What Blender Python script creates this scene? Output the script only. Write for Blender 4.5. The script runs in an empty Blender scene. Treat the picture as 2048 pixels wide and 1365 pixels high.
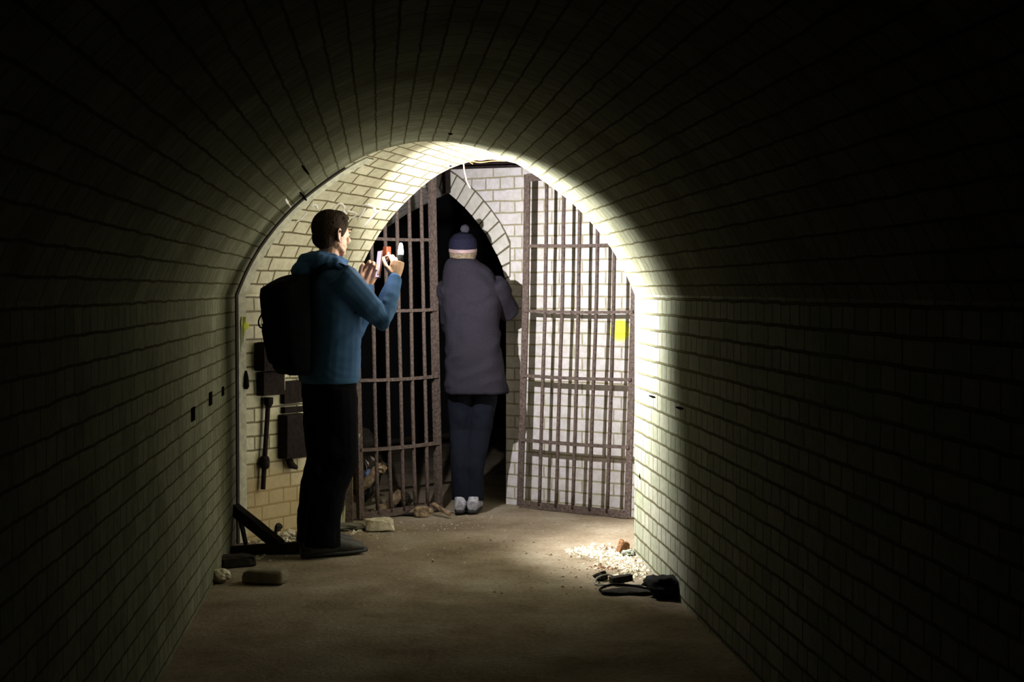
import bpy, bmesh, math, random
from mathutils import Vector, Matrix, noise
from mathutils.bvhtree import BVHTree
random.seed(7)
S = bpy.context.scene
COL = S.collection

# ------------------------------------------------------------------ camera, world, lights, exposure
F = 3100.0; CW, CH = 2048, 1365; EYE = 1.36
PITCH = math.atan(102.5 / F)
cam_d = bpy.data.cameras.new('camera'); cam = bpy.data.objects.new('camera', cam_d); COL.objects.link(cam)
cam_d.sensor_width = 36; cam_d.lens = F / CW * 36
cam.location = (0, 0, EYE); cam.rotation_euler = (math.pi / 2 - PITCH, 0, 0)
cam_d.clip_start = .05; cam_d.clip_end = 60
S.camera = cam
w = bpy.data.worlds.new('world'); S.world = w; w.use_nodes = True
w.node_tree.nodes['Background'].inputs[0].default_value = (.01, .012, .02, 1)
w.node_tree.nodes['Background'].inputs[1].default_value = .02
S.view_settings.view_transform = 'Standard'; S.view_settings.look = 'None'
S.cycles.diffuse_bounces = 3; S.view_settings.exposure = 0; S.view_settings.gamma = 1; S.view_settings.use_curve_mapping = False

def ray(px, py):
    x = (px - CW / 2) / F; y = (CH / 2 - py) / F
    c, s = math.cos(PITCH), math.sin(PITCH)
    return Vector((x, c + y * s, -s + y * c))
CAM = Vector((0, 0, EYE))
def at(px, py, Y):
    d = ray(px, py); return CAM + d * (Y / d.y)
def on_floor(px, py, z=0.0):
    d = ray(px, py); return CAM + d * ((z - EYE) / d.z)

def light(name, kind, loc, power, color, direction=None, **kw):
    d = bpy.data.lights.new(name, kind); d.energy = power; d.color = color
    for k, v in kw.items(): setattr(d, k, v)
    o = bpy.data.objects.new(name, d); COL.objects.link(o); o.location = loc
    if direction is not None:
        o.rotation_euler = Vector(direction).to_track_quat('-Z', 'Y').to_euler()
    return o
TORCH = Vector((-.5800, 8.100, 1.578))           # the lit lamp in the man's right hand
TDIR = Vector((.77, .64, .0)).normalized()
light('torch_panel_light', 'AREA', TORCH + TDIR * .035, 43, (1, .965, .96), TDIR, shape='DISK', size=.03, spread=math.radians(158))
light('torch_beam_light', 'SPOT', TORCH + TDIR * .04, 640, (1, .98, .96), (1, -.05, .04), spot_size=math.radians(96), spot_blend=.8, shadow_soft_size=.015)
light('torch_low_beam_light', 'SPOT', TORCH + TDIR * .04, 800, (1, .98, .93), (.84, -.06, -.52), spot_size=math.radians(84), spot_blend=1, shadow_soft_size=.015)
light('added_fill_light', 'POINT', TORCH + Vector((-.055, -.060, .035)), 4.6, (1, .96, .92), shadow_soft_size=.012)  # added fill light floating beside the lamp, brightens the left hand and nearby walls

# ------------------------------------------------------------------ materials
def nt(m):
    m.use_nodes = True; t = m.node_tree; b = t.nodes['Principled BSDF']; return t, b
def node(t, kind, **kw):
    n = t.nodes.new(kind)
    for k, v in kw.items():
        if k in n.inputs: n.inputs[k].default_value = v
        else: setattr(n, k, v)
    return n
def ramp(t, fac, stops):
    r = node(t, 'ShaderNodeValToRGB'); e = r.color_ramp.elements
    while len(e) < len(stops): e.new(.5)
    for i, (p, c) in enumerate(stops):
        e[i].position = p; e[i].color = (*c, 1) if len(c) == 3 else c
    t.links.new(fac, r.inputs[0]); return r.outputs[0]
def mix(t, fac, a, b, mode='MIX'):
    m = node(t, 'ShaderNodeMix', data_type='RGBA', blend_type=mode)
    for sock, v in ((m.inputs[0], fac), (m.inputs[6], a), (m.inputs[7], b)):
        if isinstance(v, (int, float)): sock.default_value = v
        elif isinstance(v, tuple): sock.default_value = (*v, 1)
        else: t.links.new(v, sock)
    return m.outputs[2]
def plain(name, col, rough=.7, metal=0, var=.25, scale=18, bump=.15, col2=None, emit=None, spec=.4):
    m = bpy.data.materials.new(name); t, b = nt(m)
    tc = node(t, 'ShaderNodeTexCoord'); nz = node(t, 'ShaderNodeTexNoise', Scale=scale, Detail=6)
    t.links.new(tc.outputs['Object'], nz.inputs['Vector'])
    c2 = col2 if col2 else tuple(c * (1 - var) for c in col)
    t.links.new(ramp(t, nz.outputs[0], [(.35, c2), (.65, col)]), b.inputs['Base Color'])
    b.inputs['Roughness'].default_value = rough; b.inputs['Metallic'].default_value = metal
    b.inputs['Specular IOR Level'].default_value = spec
    if bump:
        bp = node(t, 'ShaderNodeBump', Strength=bump, Distance=.01)
        t.links.new(nz.outputs[0], bp.inputs['Height']); t.links.new(bp.outputs[0], b.inputs['Normal'])
    if emit:
        b.inputs['Emission Color'].default_value = (*emit[0], 1); b.inputs['Emission Strength'].default_value = emit[1]
    return m
def brick(name, c1, c2, mortar, grime=(.20, .19, .10), grime_amt=.35, msize=.006, bump=.6, spots=(), damp=None, seed=0., rough=.42):
    """painted brick in English bond, UV in metres"""
    m = bpy.data.materials.new(name); t, b = nt(m)
    uv = node(t, 'ShaderNodeUVMap'); geo = node(t, 'ShaderNodeNewGeometry')
    nz = node(t, 'ShaderNodeTexNoise', Scale=7, Detail=3); t.links.new(uv.outputs[0], nz.inputs['Vector'])
    off = node(t, 'ShaderNodeVectorMath', operation='SUBTRACT'); t.links.new(nz.outputs['Color'], off.inputs[0]); off.inputs[1].default_value = (.5, .5, .5)
    sc = node(t, 'ShaderNodeVectorMath', operation='SCALE'); t.links.new(off.outputs[0], sc.inputs[0]); sc.inputs['Scale'].default_value = .015
    ad = node(t, 'ShaderNodeVectorMath', operation='ADD'); t.links.new(uv.outputs[0], ad.inputs[0]); t.links.new(sc.outputs[0], ad.inputs[1])
    ad2 = node(t, 'ShaderNodeVectorMath', operation='ADD'); t.links.new(ad.outputs[0], ad2.inputs[0]); ad2.inputs[1].default_value = (20 + seed, 15, 0)
    br = node(t, 'ShaderNodeTexBrick', offset=.5, offset_frequency=2, squash=.5, squash_frequency=2)
    br.inputs['Scale'].default_value = 1; br.inputs['Mortar Size'].default_value = msize
    br.inputs['Mortar Smooth'].default_value = .35; br.inputs['Bias'].default_value = -.1
    br.inputs['Brick Width'].default_value = .225; br.inputs['Row Height'].default_value = .0752
    br.inputs['Color1'].default_value = (*c1, 1); br.inputs['Color2'].default_value = (*c2, 1); br.inputs['Mortar'].default_value = (*mortar, 1)
    t.links.new(ad2.outputs[0], br.inputs['Vector'])
    g1 = node(t, 'ShaderNodeTexNoise', Scale=2.3, Detail=8, Roughness=.65); t.links.new(geo.outputs['Position'], g1.inputs['Vector'])
    g2 = node(t, 'ShaderNodeTexNoise', Scale=26, Detail=6, Roughness=.7); t.links.new(geo.outputs['Position'], g2.inputs['Vector'])
    gf = ramp(t, g1.outputs[0], [(.42, (0, 0, 0)), (.72, (grime_amt,) * 3)])
    col = mix(t, gf, br.outputs['Color'], grime)
    gs = ramp(t, g2.outputs[0], [(.40, (.72, .70, .62)), (.58, (1, 1, 1))])
    col = mix(t, .55, col, gs, 'MULTIPLY')
    sep = node(t, 'ShaderNodeSeparateXYZ'); t.links.new(geo.outputs['Position'], sep.inputs[0])
    if damp:                                                            # earthy damp band low on the wall
        ns = node(t, 'ShaderNodeMath', operation='MULTIPLY_ADD'); t.links.new(g1.outputs[0], ns.inputs[0]); ns.inputs[1].default_value = -.5; t.links.new(sep.outputs[2], ns.inputs[2])
        df = ramp(t, ns.outputs[0], [(0, (damp[1],) * 3), (damp[2], (0, 0, 0))])
        col = mix(t, df, col, damp[0])
    for (p, r, c, sx) in spots:                                         # sprayed paint marks
        d = node(t, 'ShaderNodeVectorMath', operation='SUBTRACT'); t.links.new(geo.outputs['Position'], d.inputs[0]); d.inputs[1].default_value = p
        q = node(t, 'ShaderNodeVectorMath', operation='MULTIPLY'); t.links.new(d.outputs[0], q.inputs[0]); q.inputs[1].default_value = sx
        ln = node(t, 'ShaderNodeVectorMath', operation='LENGTH'); t.links.new(q.outputs[0], ln.inputs[0])
        f = ramp(t, ln.outputs['Value'], [(r * .75, (.9,) * 3), (r * 1.15, (0, 0, 0))])
        col = mix(t, f, col, c)
    t.links.new(col, b.inputs['Base Color'])
    b.inputs['Roughness'].default_value = rough; b.inputs['Specular IOR Level'].default_value = .25 if rough < .8 else .0
    inv = node(t, 'ShaderNodeMath', operation='SUBTRACT'); inv.inputs[0].default_value = 1; t.links.new(br.outputs['Fac'], inv.inputs[1])
    h = node(t, 'ShaderNodeMath', operation='MULTIPLY_ADD'); t.links.new(g2.outputs[0], h.inputs[0]); h.inputs[1].default_value = .45; t.links.new(inv.outputs[0], h.inputs[2])
    bp = node(t, 'ShaderNodeBump', Strength=bump, Distance=.008); t.links.new(h.outputs[0], bp.inputs['Height']); t.links.new(bp.outputs[0], b.inputs['Normal'])
    return m

# ------------------------------------------------------------------ mesh helpers
ORG = {}
def link(name, me, mat=None, parent=None, origin=None):
    o = bpy.data.objects.new(name, me); COL.objects.link(o)
    if mat is not None: me.materials.append(mat)
    if parent is not None:
        o.parent = parent; org = ORG[parent.name]
    else:
        org = Vector(origin) if origin is not None else Vector((0, 0, 0)); o.location = org
    me.transform(Matrix.Translation(-org)); ORG[o.name] = org
    return o
def mesh(vs, fs, smooth=True):
    me = bpy.data.meshes.new('m'); me.from_pydata([tuple(v) for v in vs], [], fs); me.update()
    bm = bmesh.new(); bm.from_mesh(me); bmesh.ops.recalc_face_normals(bm, faces=bm.faces); bm.to_mesh(me); bm.free()
    if smooth: me.polygons.foreach_set('use_smooth', [True] * len(me.polygons))
    return me
class MB:
    def __init__(s): s.v = []; s.f = []
    def add(s, vs, fs):
        n = len(s.v); s.v += [Vector(v) for v in vs]; s.f += [tuple(i + n for i in f) for f in fs]; return s
    def tube(s, pts, rad, seg=12, ax=None, sq=1.0):
        """swept tube; rad a number or a list of r or (ra, rb); ax fixes the first cross axis"""
        pts = [Vector(p) for p in pts]; n = len(pts)
        rad = [rad] * n if isinstance(rad, (int, float)) else rad
        vs = []; a0 = Vector(ax) if ax is not None else None
        for i, p in enumerate(pts):
            t = (pts[min(i + 1, n - 1)] - pts[max(i - 1, 0)]).normalized()
            ref = a0 if a0 is not None else (Vector((0, 0, 1)) if abs(t.z) < .9 else Vector((1, 0, 0)))
            a = (ref - t * ref.dot(t)).normalized(); b = t.cross(a)
            if a0 is None: a0 = a
            elif ax is None: a0 = a
            ra, rb = rad[i] if isinstance(rad[i], tuple) else (rad[i], rad[i] * sq)
            for k in range(seg):
                th = 2 * math.pi * k / seg
                vs.append(p + a * (ra * math.cos(th)) + b * (rb * math.sin(th)))
        fs = [(i * seg + k, i * seg + (k + 1) % seg, (i + 1) * seg + (k + 1) % seg, (i + 1) * seg + k) for i in range(n - 1) for k in range(seg)]
        fs += [tuple(range(seg))[::-1], tuple((n - 1) * seg + k for k in range(seg))]
        return s.add(vs, fs)
    def box(s, c, ax, ay, az, hx, hy, hz):
        c = Vector(c); ax, ay, az = Vector(ax).normalized(), Vector(ay).normalized(), Vector(az).normalized()
        vs = [c + ax * (hx * i) + ay * (hy * j) + az * (hz * k) for i in (-1, 1) for j in (-1, 1) for k in (-1, 1)]
        return s.add(vs, [(0, 1, 3, 2), (4, 6, 7, 5), (0, 4, 5, 1), (2, 3, 7, 6), (0, 2, 6, 4), (1, 5, 7, 3)])
    def bar(s, p, q, wid, thick, side):
        """flat bar from p to q; side = direction of its width"""
        p, q = Vector(p), Vector(q); t = (q - p); L = t.length; t.normalize()
        sd = (Vector(side) - t * Vector(side).dot(t)).normalized()
        return s.box((p + q) / 2, t, sd, t.cross(sd), L / 2, wid / 2, thick / 2)
    def ell(s, c, ax, ay, az, rx, ry, rz, seg=16):
        c = Vector(c); ax, ay, az = Vector(ax).normalized(), Vector(ay).normalized(), Vector(az).normalized()
        vs = []; R = seg // 2 + 1
        for i in range(R + 1):
            ph = math.pi * (i + .0) / R
            for k in range(seg):
                th = 2 * math.pi * k / seg; e = max(math.sin(ph), .02)
                vs.append(c + ax * (rx * e * math.cos(th)) + ay * (ry * e * math.sin(th)) + az * (rz * math.cos(ph)))
        fs = [(i * seg + k, i * seg + (k + 1) % seg, (i + 1) * seg + (k + 1) % seg, (i + 1) * seg + k) for i in range(R) for k in range(seg)]
        fs += [tuple(range(seg))[::-1], tuple(R * seg + k for k in range(seg))]
        return s.add(vs, fs)
    def me(s, smooth=True): return mesh(s.v, s.f, smooth)
    def build(s, name, mat, parent=None, origin=None, smooth=True, bevel=0, jag=0, jf=12):
        me = s.me(smooth)
        if bevel:
            bm = bmesh.new(); bm.from_mesh(me)
            bmesh.ops.bevel(bm, geom=[e for e in bm.edges if e.is_manifold and e.calc_face_angle(0) > .6], offset=bevel, segments=2, affect='EDGES', profile=.6)
            bm.to_mesh(me); bm.free()
            me.polygons.foreach_set('use_smooth', [False] * len(me.polygons))
        if jag:
            for v in me.vertices:
                nn = noise.noise_vector(v.co * jf); v.co += nn * jag
        if origin is None and parent is None:
            n = len(me.vertices); c = sum((v.co for v in me.vertices), Vector()) / n
            origin = (c.x, c.y, min(v.co.z for v in me.vertices))
        return link(name, me, mat, parent, origin)
def melt(mb, voxel, smooth=3, wrinkle=None):
    """weld overlapping pieces of a figure into ONE continuous surface"""
    me = mb.me(); o = bpy.data.objects.new('tmp', me); COL.objects.link(o)
    m = o.modifiers.new('r', 'REMESH'); m.mode = 'VOXEL'; m.voxel_size = voxel; m.use_smooth_shade = True
    if smooth:
        q = o.modifiers.new('s', 'SMOOTH'); q.iterations = smooth; q.factor = .5
    dg = bpy.context.evaluated_depsgraph_get(); ev = o.evaluated_get(dg)
    out = bpy.data.meshes.new_from_object(ev); bpy.data.objects.remove(o)
    if wrinkle:
        amp, fr, stretch = wrinkle; ns = [v.normal.copy() for v in out.vertices]
        for v, n in zip(out.vertices, ns):
            c = Vector((v.co.x * fr, v.co.y * fr, v.co.z * fr * stretch)); c += noise.noise_vector(v.co * 4) * .8
            r = 1 - abs(noise.noise(c)) * 2.4
            v.co += n * (amp * (r * .7 + .6 * noise.noise(c * 2.3)))
    out.polygons.foreach_set('use_smooth', [True] * len(out.polygons))
    return out
def props(o, label=None, cat=None, group=None, kind=None):
    for k, v in (('label', label), ('category', cat), ('group', group), ('kind', kind)):
        if v: o[k] = v
    return o
def empty(name, loc):
    o = bpy.data.objects.new(name, None); COL.objects.link(o); o.location = loc; o.empty_display_size = .05
    ORG[o.name] = Vector(loc); return o

# ------------------------------------------------------------------ plan of the place (metres; camera above 0,0)
A = Vector((-1.477, 8.27, 0))           # left wall bends here
C = Vector((.630, 7.95, 0))             # inner corner of the bend, right side
B = Vector((-.933, 9.06, 0))            # left jamb of the portal at the end of the vault
U = Vector((-.0852, 1, 0)).normalized() # direction of the near tunnel
W = (C - B).normalized()                # along the portal and the gate wall
N = Vector((-W.y, W.x, 0))              # out of the portal, away from the camera
SPR = 1.335; CR_NEAR = 2.135; CR_END = 2.072
def sn(s, n, z=0): v = B + W * s + N * n; return Vector((v.x, v.y, z))
def pix_plane(px, py, n):
    d = ray(px, py); o = sn(0, n); t = (o - CAM).dot(N) / d.dot(N); return CAM + d * t
def s_of(px, n, py=600): return (pix_plane(px, py, n) - B).dot(W)
PRO = [(0, 1), (.2, .965), (.38, .878), (.58, .71), (.73, .545), (.86, .345), (.94, .175), (1, 0)]
def prof(u):
    u = min(abs(u), 1)
    for i in range(len(PRO) - 1):
        if u <= PRO[i + 1][0]:
            x0, y0 = PRO[i]; x1, y1 = PRO[i + 1]
            def sl(k):
                if k == 0: return 0
                if k >= len(PRO) - 1: return (PRO[-1][1] - PRO[-2][1]) / (PRO[-1][0] - PRO[-2][0])
                return (PRO[k + 1][1] - PRO[k - 1][1]) / (PRO[k + 1][0] - PRO[k - 1][0])
            h = x1 - x0; t = (u - x0) / h
            return (2*t**3-3*t**2+1)*y0 + (t**3-2*t**2+t)*h*sl(i) + (-2*t**3+3*t**2)*y1 + (t**3-t**2)*h*sl(i+1)
    return 0
NP = 56
US = [-math.cos(math.pi * i / NP) for i in range(NP + 1)]
def ring(L, R, crown):
    return [Vector((*(L.lerp(R, (u + 1) / 2)).xy, SPR + (crown - SPR) * prof(u))) for u in US]
def uvmesh(rows, uvs, name, mat, kind='structure'):
    """grid of points rows[i][j] with uv"""
    n, m = len(rows), len(rows[0])
    vs = [p for r in rows for p in r]
    fs = [(i * m + j, i * m + j + 1, (i + 1) * m + j + 1, (i + 1) * m + j) for i in range(n - 1) for j in range(m - 1)]
    me = bpy.data.meshes.new(name); me.from_pydata([tuple(v) for v in vs], [], fs); me.update()
    uvl = me.uv_layers.new(name='UVMap'); fl = [q for r in uvs for q in r]
    for l in me.loops: uvl.data[l.index].uv = fl[l.vertex_index]
    me.polygons.foreach_set('use_smooth', [True] * len(me.polygons))
    o = link(name, me, mat); o['kind'] = kind; return o
def polywall(quads, name, mat):
    """quads: list of ([4 points],[4 uvs])"""
    vs = []; fs = []; uv = []
    for q, t in quads:
        n = len(vs); vs += q; fs.append(tuple(range(n, n + len(q)))); uv += t
    me = bpy.data.meshes.new(name); me.from_pydata([tuple(v) for v in vs], [], fs); me.update()
    uvl = me.uv_layers.new(name='UVMap')
    for l in me.loops: uvl.data[l.index].uv = uv[l.vertex_index]
    o = link(name, me, mat); o['kind'] = 'structure'; return o

yel = (.62, .70, .02)
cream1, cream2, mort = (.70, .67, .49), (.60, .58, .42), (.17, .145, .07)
M_near = brick('near_brick_shaded', (.205, .21, .15), (.16, .165, .118), (.075, .068, .038), grime=(.08, .08, .045), grime_amt=.7, bump=.6, seed=.03, rough=1., msize=.0048)  # shade put into the colour: darker brick keeps the near tunnel dim
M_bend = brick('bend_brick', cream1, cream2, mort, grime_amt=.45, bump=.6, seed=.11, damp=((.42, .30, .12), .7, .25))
M_right = brick('right_brick_shaded', (.30, .30, .245), (.22, .235, .175), (.10, .09, .055), grime=(.17, .21, .10), grime_amt=.4, bump=1.0, seed=.07, rough=1., msize=.0062)  # base colour darkened too, putting the unlit stretch's shade into the brick
M_gate = brick('gate_wall_brick', (.66, .63, .65), (.58, .56, .575), (.33, .30, .20), grime=(.50, .48, .33), grime_amt=.35, bump=.5, seed=.05, rough=.35,
               spots=[(tuple(pix_plane(1240, 661, 1.12)), .075, (.75, .85, .02), (1, 1, 1.1))])
M_dark = plain('shade_dark_render', (.035, .033, .035), .95, bump=.3)  # shade put into the colour, keeps the space beyond the doorway black

# near tunnel: walls and vault, from the bend back past the camera
TT = [0, .25, .5, 1, 1.5, 2.5, 4, 6, 8, 10.5]
def near_uv(p, v): return (p.dot(U), v)
def wall_grid(P, Q, back, mat, name, uvoff=0):
    rows, uvs = [], []
    for t in TT:
        b = P - U * t; rows.append([Vector((b.x, b.y, z)) for z in (-.02, .3, .7, 1.0, SPR)])
        uvs.append([(b.dot(U), z) for z in (0, .3, .7, 1.0, SPR)])
    return uvmesh(rows, uvs, name, mat)
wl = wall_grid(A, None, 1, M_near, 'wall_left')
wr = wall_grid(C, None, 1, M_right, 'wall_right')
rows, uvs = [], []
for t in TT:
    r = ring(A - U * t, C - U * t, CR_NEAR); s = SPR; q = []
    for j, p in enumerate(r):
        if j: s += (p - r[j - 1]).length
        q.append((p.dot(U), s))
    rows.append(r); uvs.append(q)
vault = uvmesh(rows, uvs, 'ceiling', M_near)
# wedge of vault and wall after the bend
rows, uvs = [], []
ra, rb = ring(A, C, CR_NEAR), ring(B, C, CR_END)
for i in range(9):
    t = i / 8; r = [a.lerp(b, t) for a, b in zip(ra, rb)]; s = SPR; q = []
    for j, p in enumerate(r):
        if j: s += (rb[j] - rb[j - 1]).length
        q.append((-(rb[j] - p).length, s))
    rows.append(r); uvs.append(q)
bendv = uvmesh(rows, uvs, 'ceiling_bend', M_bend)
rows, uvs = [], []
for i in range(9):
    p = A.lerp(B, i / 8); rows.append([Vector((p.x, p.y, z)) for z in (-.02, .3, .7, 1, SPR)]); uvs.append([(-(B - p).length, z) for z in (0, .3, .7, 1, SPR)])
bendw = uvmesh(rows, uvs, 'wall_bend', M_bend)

# pale rendered strip and dark joint that follow the crease
M_strip = plain('pale_render', (.62, .62, .46), .7, var=.3, scale=30, bump=.5)
M_joint = plain('dark_joint', (.035, .028, .02), .9, bump=.4)
def crease_path(off, upto):
    """points just inside the crease: up the corner then along the left part of the ring"""
    d = (B - A).normalized() if off >= 0 else U
    pts = [A + Vector((0, 0, z)) + d * off for z in (0, .3, .6, .9, 1.15)]
    pts += [p + ((rb[j] - p).normalized() if off >= 0 else U) * off for j, p in enumerate(ra) if US[j] < upto and (rb[j] - p).length > .05]
    return pts
def strip(name, off, wid, lift, mat, upto):
    pts = crease_path(off, upto); inner = crease_path(off + wid, upto)
    cx = Vector((-.4, 8.2, 1.0)); vs = []; fs = []
    for p, q in zip(pts, inner):
        n = ((cx - p) * Vector((1, 1, .8))); n.z = max(n.z, 0) if p.z < SPR else (cx.z - p.z)
        n.normalize(); n = Vector((n.x, n.y, n.z if p.z > SPR else 0)).normalized()
        vs += [p - n * .005, p + n * lift, q + n * lift, q - n * .005]
    for i in range(len(pts) - 1):
        for k in range(3):
            fs.append((4 * i + k, 4 * i + k + 1, 4 * i + 4 + k + 1, 4 * i + 4 + k))
    me = mesh(vs, fs, False); o = link(name, me, mat); o['kind'] = 'structure'; return o
strip('trim_1', .012, .055, .010, M_strip, -.30)
strip('trim_2', -.012, .026, .008, M_joint, -.42)
# yellow sprayed mark on the strip
# ------------------------------------------------------------------ portal wall, chamber, gate wall with its doorway
SW = (C - B).length
ZT = 2.55
q = []
for s0, s1 in ((-1.3, 0), (SW, 3.4)):
    q.append(([sn(s0, 0, -.02), sn(s1, 0, -.02), sn(s1, 0, ZT), sn(s0, 0, ZT)], [(s0, 0), (s1, 0), (s1, ZT), (s0, ZT)]))
for j in range(NP):
    s0, s1 = SW * (US[j] + 1) / 2, SW * (US[j + 1] + 1) / 2; z0, z1 = rb[j].z, rb[j + 1].z
    q.append(([sn(s0, 0, z0), sn(s1, 0, z1), sn(s1, 0, ZT), sn(s0, 0, ZT)], [(s0, z0), (s1, z1), (s1, ZT), (s0, ZT)]))
polywall(q, 'wall_portal', M_gate)
GN = 1.12; TH = .36
arch_px = [(1012, 558), (1003, 523), (989, 499), (974, 470), (957, 446), (933, 417), (904, 391), (886, 377)]
arch = [pix_plane(x, y, GN) for x, y in arch_px]
sC = s_of(868, GN, 372)
half = [((p - B).dot(W), p.z) for p in arch] + [(sC, pix_plane(868, 372, GN).z)]
S1 = half[0][0]; S0 = s_of(610, GN); KL = (sC - S0) / (S1 - sC)
inner = [(S1, half[0][1])] + half[1:] + [(sC - (s - sC) * KL, z) for s, z in half[-2::-1]]   # right to left
q = []
def Q(s0, s1, z0, z1, n=GN): q.append(([sn(s0, n, z0), sn(s1, n, z0), sn(s1, n, z1), sn(s0, n, z1)], [(s0, z0), (s1, z0), (s1, z1), (s0, z1)]))
Q(-1.3, S0, -.02, ZT); Q(S1, 3.4, -.02, ZT)
for (sa, za), (sb, zb) in zip(inner[:-1], inner[1:]):
    q.append(([sn(sb, GN, zb), sn(sa, GN, za), sn(sa, GN, ZT), sn(sb, GN, ZT)], [(sb, zb), (sa, za), (sa, ZT), (sb, ZT)]))
    q.append(([sn(sa, GN, za), sn(sb, GN, zb), sn(sb, GN + TH, zb), sn(sa, GN + TH, za)], [(sa, 0), (sb, 0), (sb, TH), (sa, TH)]))
for s in (S0, S1):
    q.append(([sn(s, GN, -.02), sn(s, GN + TH, -.02), sn(s, GN + TH, half[0][1]), sn(s, GN, half[0][1])], [(0, 0), (TH, 0), (TH, half[0][1]), (0, half[0][1])]))
gatewall = polywall(q, 'wall_gate', M_gate)
q = []
for s, name in ((-1.3, 'wall_chamber_left'), (3.4, 'wall_chamber_right')):
    q = [([sn(s, 0, -.02), sn(s, GN, -.02), sn(s, GN, ZT), sn(s, 0, ZT)], [(0, 0), (GN, 0), (GN, ZT), (0, ZT)])]
    polywall(q, name, M_gate)
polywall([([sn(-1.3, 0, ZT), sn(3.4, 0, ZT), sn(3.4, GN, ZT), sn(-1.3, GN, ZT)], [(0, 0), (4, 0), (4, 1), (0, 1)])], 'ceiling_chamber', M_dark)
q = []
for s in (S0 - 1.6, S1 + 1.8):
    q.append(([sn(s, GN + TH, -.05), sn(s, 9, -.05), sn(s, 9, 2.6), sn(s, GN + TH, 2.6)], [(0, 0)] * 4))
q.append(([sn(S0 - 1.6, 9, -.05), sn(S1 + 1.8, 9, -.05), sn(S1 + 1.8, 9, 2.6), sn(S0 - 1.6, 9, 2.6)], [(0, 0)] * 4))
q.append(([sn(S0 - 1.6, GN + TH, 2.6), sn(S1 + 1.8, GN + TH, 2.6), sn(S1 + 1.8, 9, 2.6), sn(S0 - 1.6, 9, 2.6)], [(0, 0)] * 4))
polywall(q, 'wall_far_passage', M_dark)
# voussoirs of the doorway: each brick on edge, in one trim
def arc_pts(path):
    d = [0]
    for a, b in zip(path[:-1], path[1:]): d.append(d[-1] + math.hypot(b[0] - a[0], b[1] - a[1]))
    return d
M_vous = plain('voussoir_brick', (.60, .58, .53), .45, var=.18, scale=25, bump=.3)
d = arc_pts(inner); tot = d[-1]; nb = int(tot / .079); vb = MB(); sclip = s_of(1020, GN, 520)
def ptat(x):
    for i in range(len(d) - 1):
        if x <= d[i + 1] + 1e-9:
            t = (x - d[i]) / (d[i + 1] - d[i]); a, b = inner[i], inner[i + 1]
            p = (a[0] + (b[0] - a[0]) * t, a[1] + (b[1] - a[1]) * t); break
    return p
def nrm_at(x):
    a, b = ptat(max(x - .08, 0)), ptat(min(x + .08, tot)); tx, tz = b[0] - a[0], b[1] - a[1]; L = math.hypot(tx, tz)
    return (tz / L, -tx / L) if True else None
for k in range(nb):
    x0, x1 = tot * k / nb + .0055, tot * (k + 1) / nb - .0055
    cs = []
    for x in (x0, x1):
        p = ptat(x); n = nrm_at(x)
        o = (p[0] + n[0] * .128, p[1] + n[1] * .128)
        if o[0] > sclip:
            tt = max((sclip - p[0]) / (o[0] - p[0]), .12); o = (p[0] + (o[0] - p[0]) * tt, p[1] + (o[1] - p[1]) * tt)
        cs.append((p, o))
    (p0, o0), (p1, o1) = cs
    vs = [sn(a[0], GN + n, a[1]) for n in (-.012, .02) for a in (p0, o0, o1, p1)]
    vb.add(vs, [(0, 1, 2, 3), (7, 6, 5, 4), (0, 4, 5, 1), (1, 5, 6, 2), (2, 6, 7, 3), (3, 7, 4, 0)])
mbed = MB()
for k in range(60):
    cs = []
    for x in (tot * k / 60, tot * (k + 1) / 60):
        p = ptat(x); n = nrm_at(x); o = (p[0] + n[0] * .134, p[1] + n[1] * .134)
        if o[0] > sclip + .006: tt = max((sclip + .006 - p[0]) / (o[0] - p[0]), .12); o = (p[0] + (o[0] - p[0]) * tt, p[1] + (o[1] - p[1]) * tt)
        cs.append((p, o))
    (p0, o0), (p1, o1) = cs
    mbed.add([sn(a[0], GN - .004, a[1]) for a in (p0, o0, o1, p1)], [(0, 1, 2, 3)])
ob = mbed.build('trim_4', plain('old_mortar', (.13, .115, .07), .95, scale=60, bump=.5), smooth=False); ob['kind'] = 'structure'
o = vb.build('trim_3', M_vous, smooth=False, bevel=.004, jag=.002); o['kind'] = 'structure'

# ------------------------------------------------------------------ floor
def axis(lo, hi, a, b, fine, coarse):
    v = []; x = lo
    while x < hi: v.append(x); x += fine if a <= x < b else coarse
    v.append(hi); return v
xs = axis(-5, 5, -1.8, 1.6, .04, .4); ys = axis(-2.5, 19, 5.5, 11, .04, .4)
def fz(x, y): 
    v = Vector((x, y, 0)); return .012 * noise.noise(v * 1.3) + .006 * noise.noise(v * 5) + .003 * noise.noise(v * 17)
m = bpy.data.materials.new('dusty_floor'); t, b = nt(m)
geo = node(t, 'ShaderNodeNewGeometry')
n1 = node(t, 'ShaderNodeTexNoise', Scale=2.2, Detail=8, Roughness=.6); n2 = node(t, 'ShaderNodeTexNoise', Scale=45, Detail=5, Roughness=.7); n3 = node(t, 'ShaderNodeTexVoronoi', Scale=38)
for n_ in (n1, n2, n3): t.links.new(geo.outputs['Position'], n_.inputs['Vector'])
c0 = ramp(t, n1.outputs[0], [(.3, (.17, .135, .095)), (.5, (.27, .22, .16)), (.7, (.36, .32, .25))])
c1 = mix(t, .6, c0, ramp(t, n2.outputs[0], [(.35, (.55, .52, .45)), (.6, (1, 1, 1))]), 'MULTIPLY')
c2 = mix(t, ramp(t, n3.outputs['Distance'], [(.05, (.75,) * 3), (.13, (0, 0, 0))]), c1, (.13, .10, .06))
t.links.new(c2, b.inputs['Base Color']); b.inputs['Roughness'].default_value = 1; b.inputs['Specular IOR Level'].default_value = .0
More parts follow.
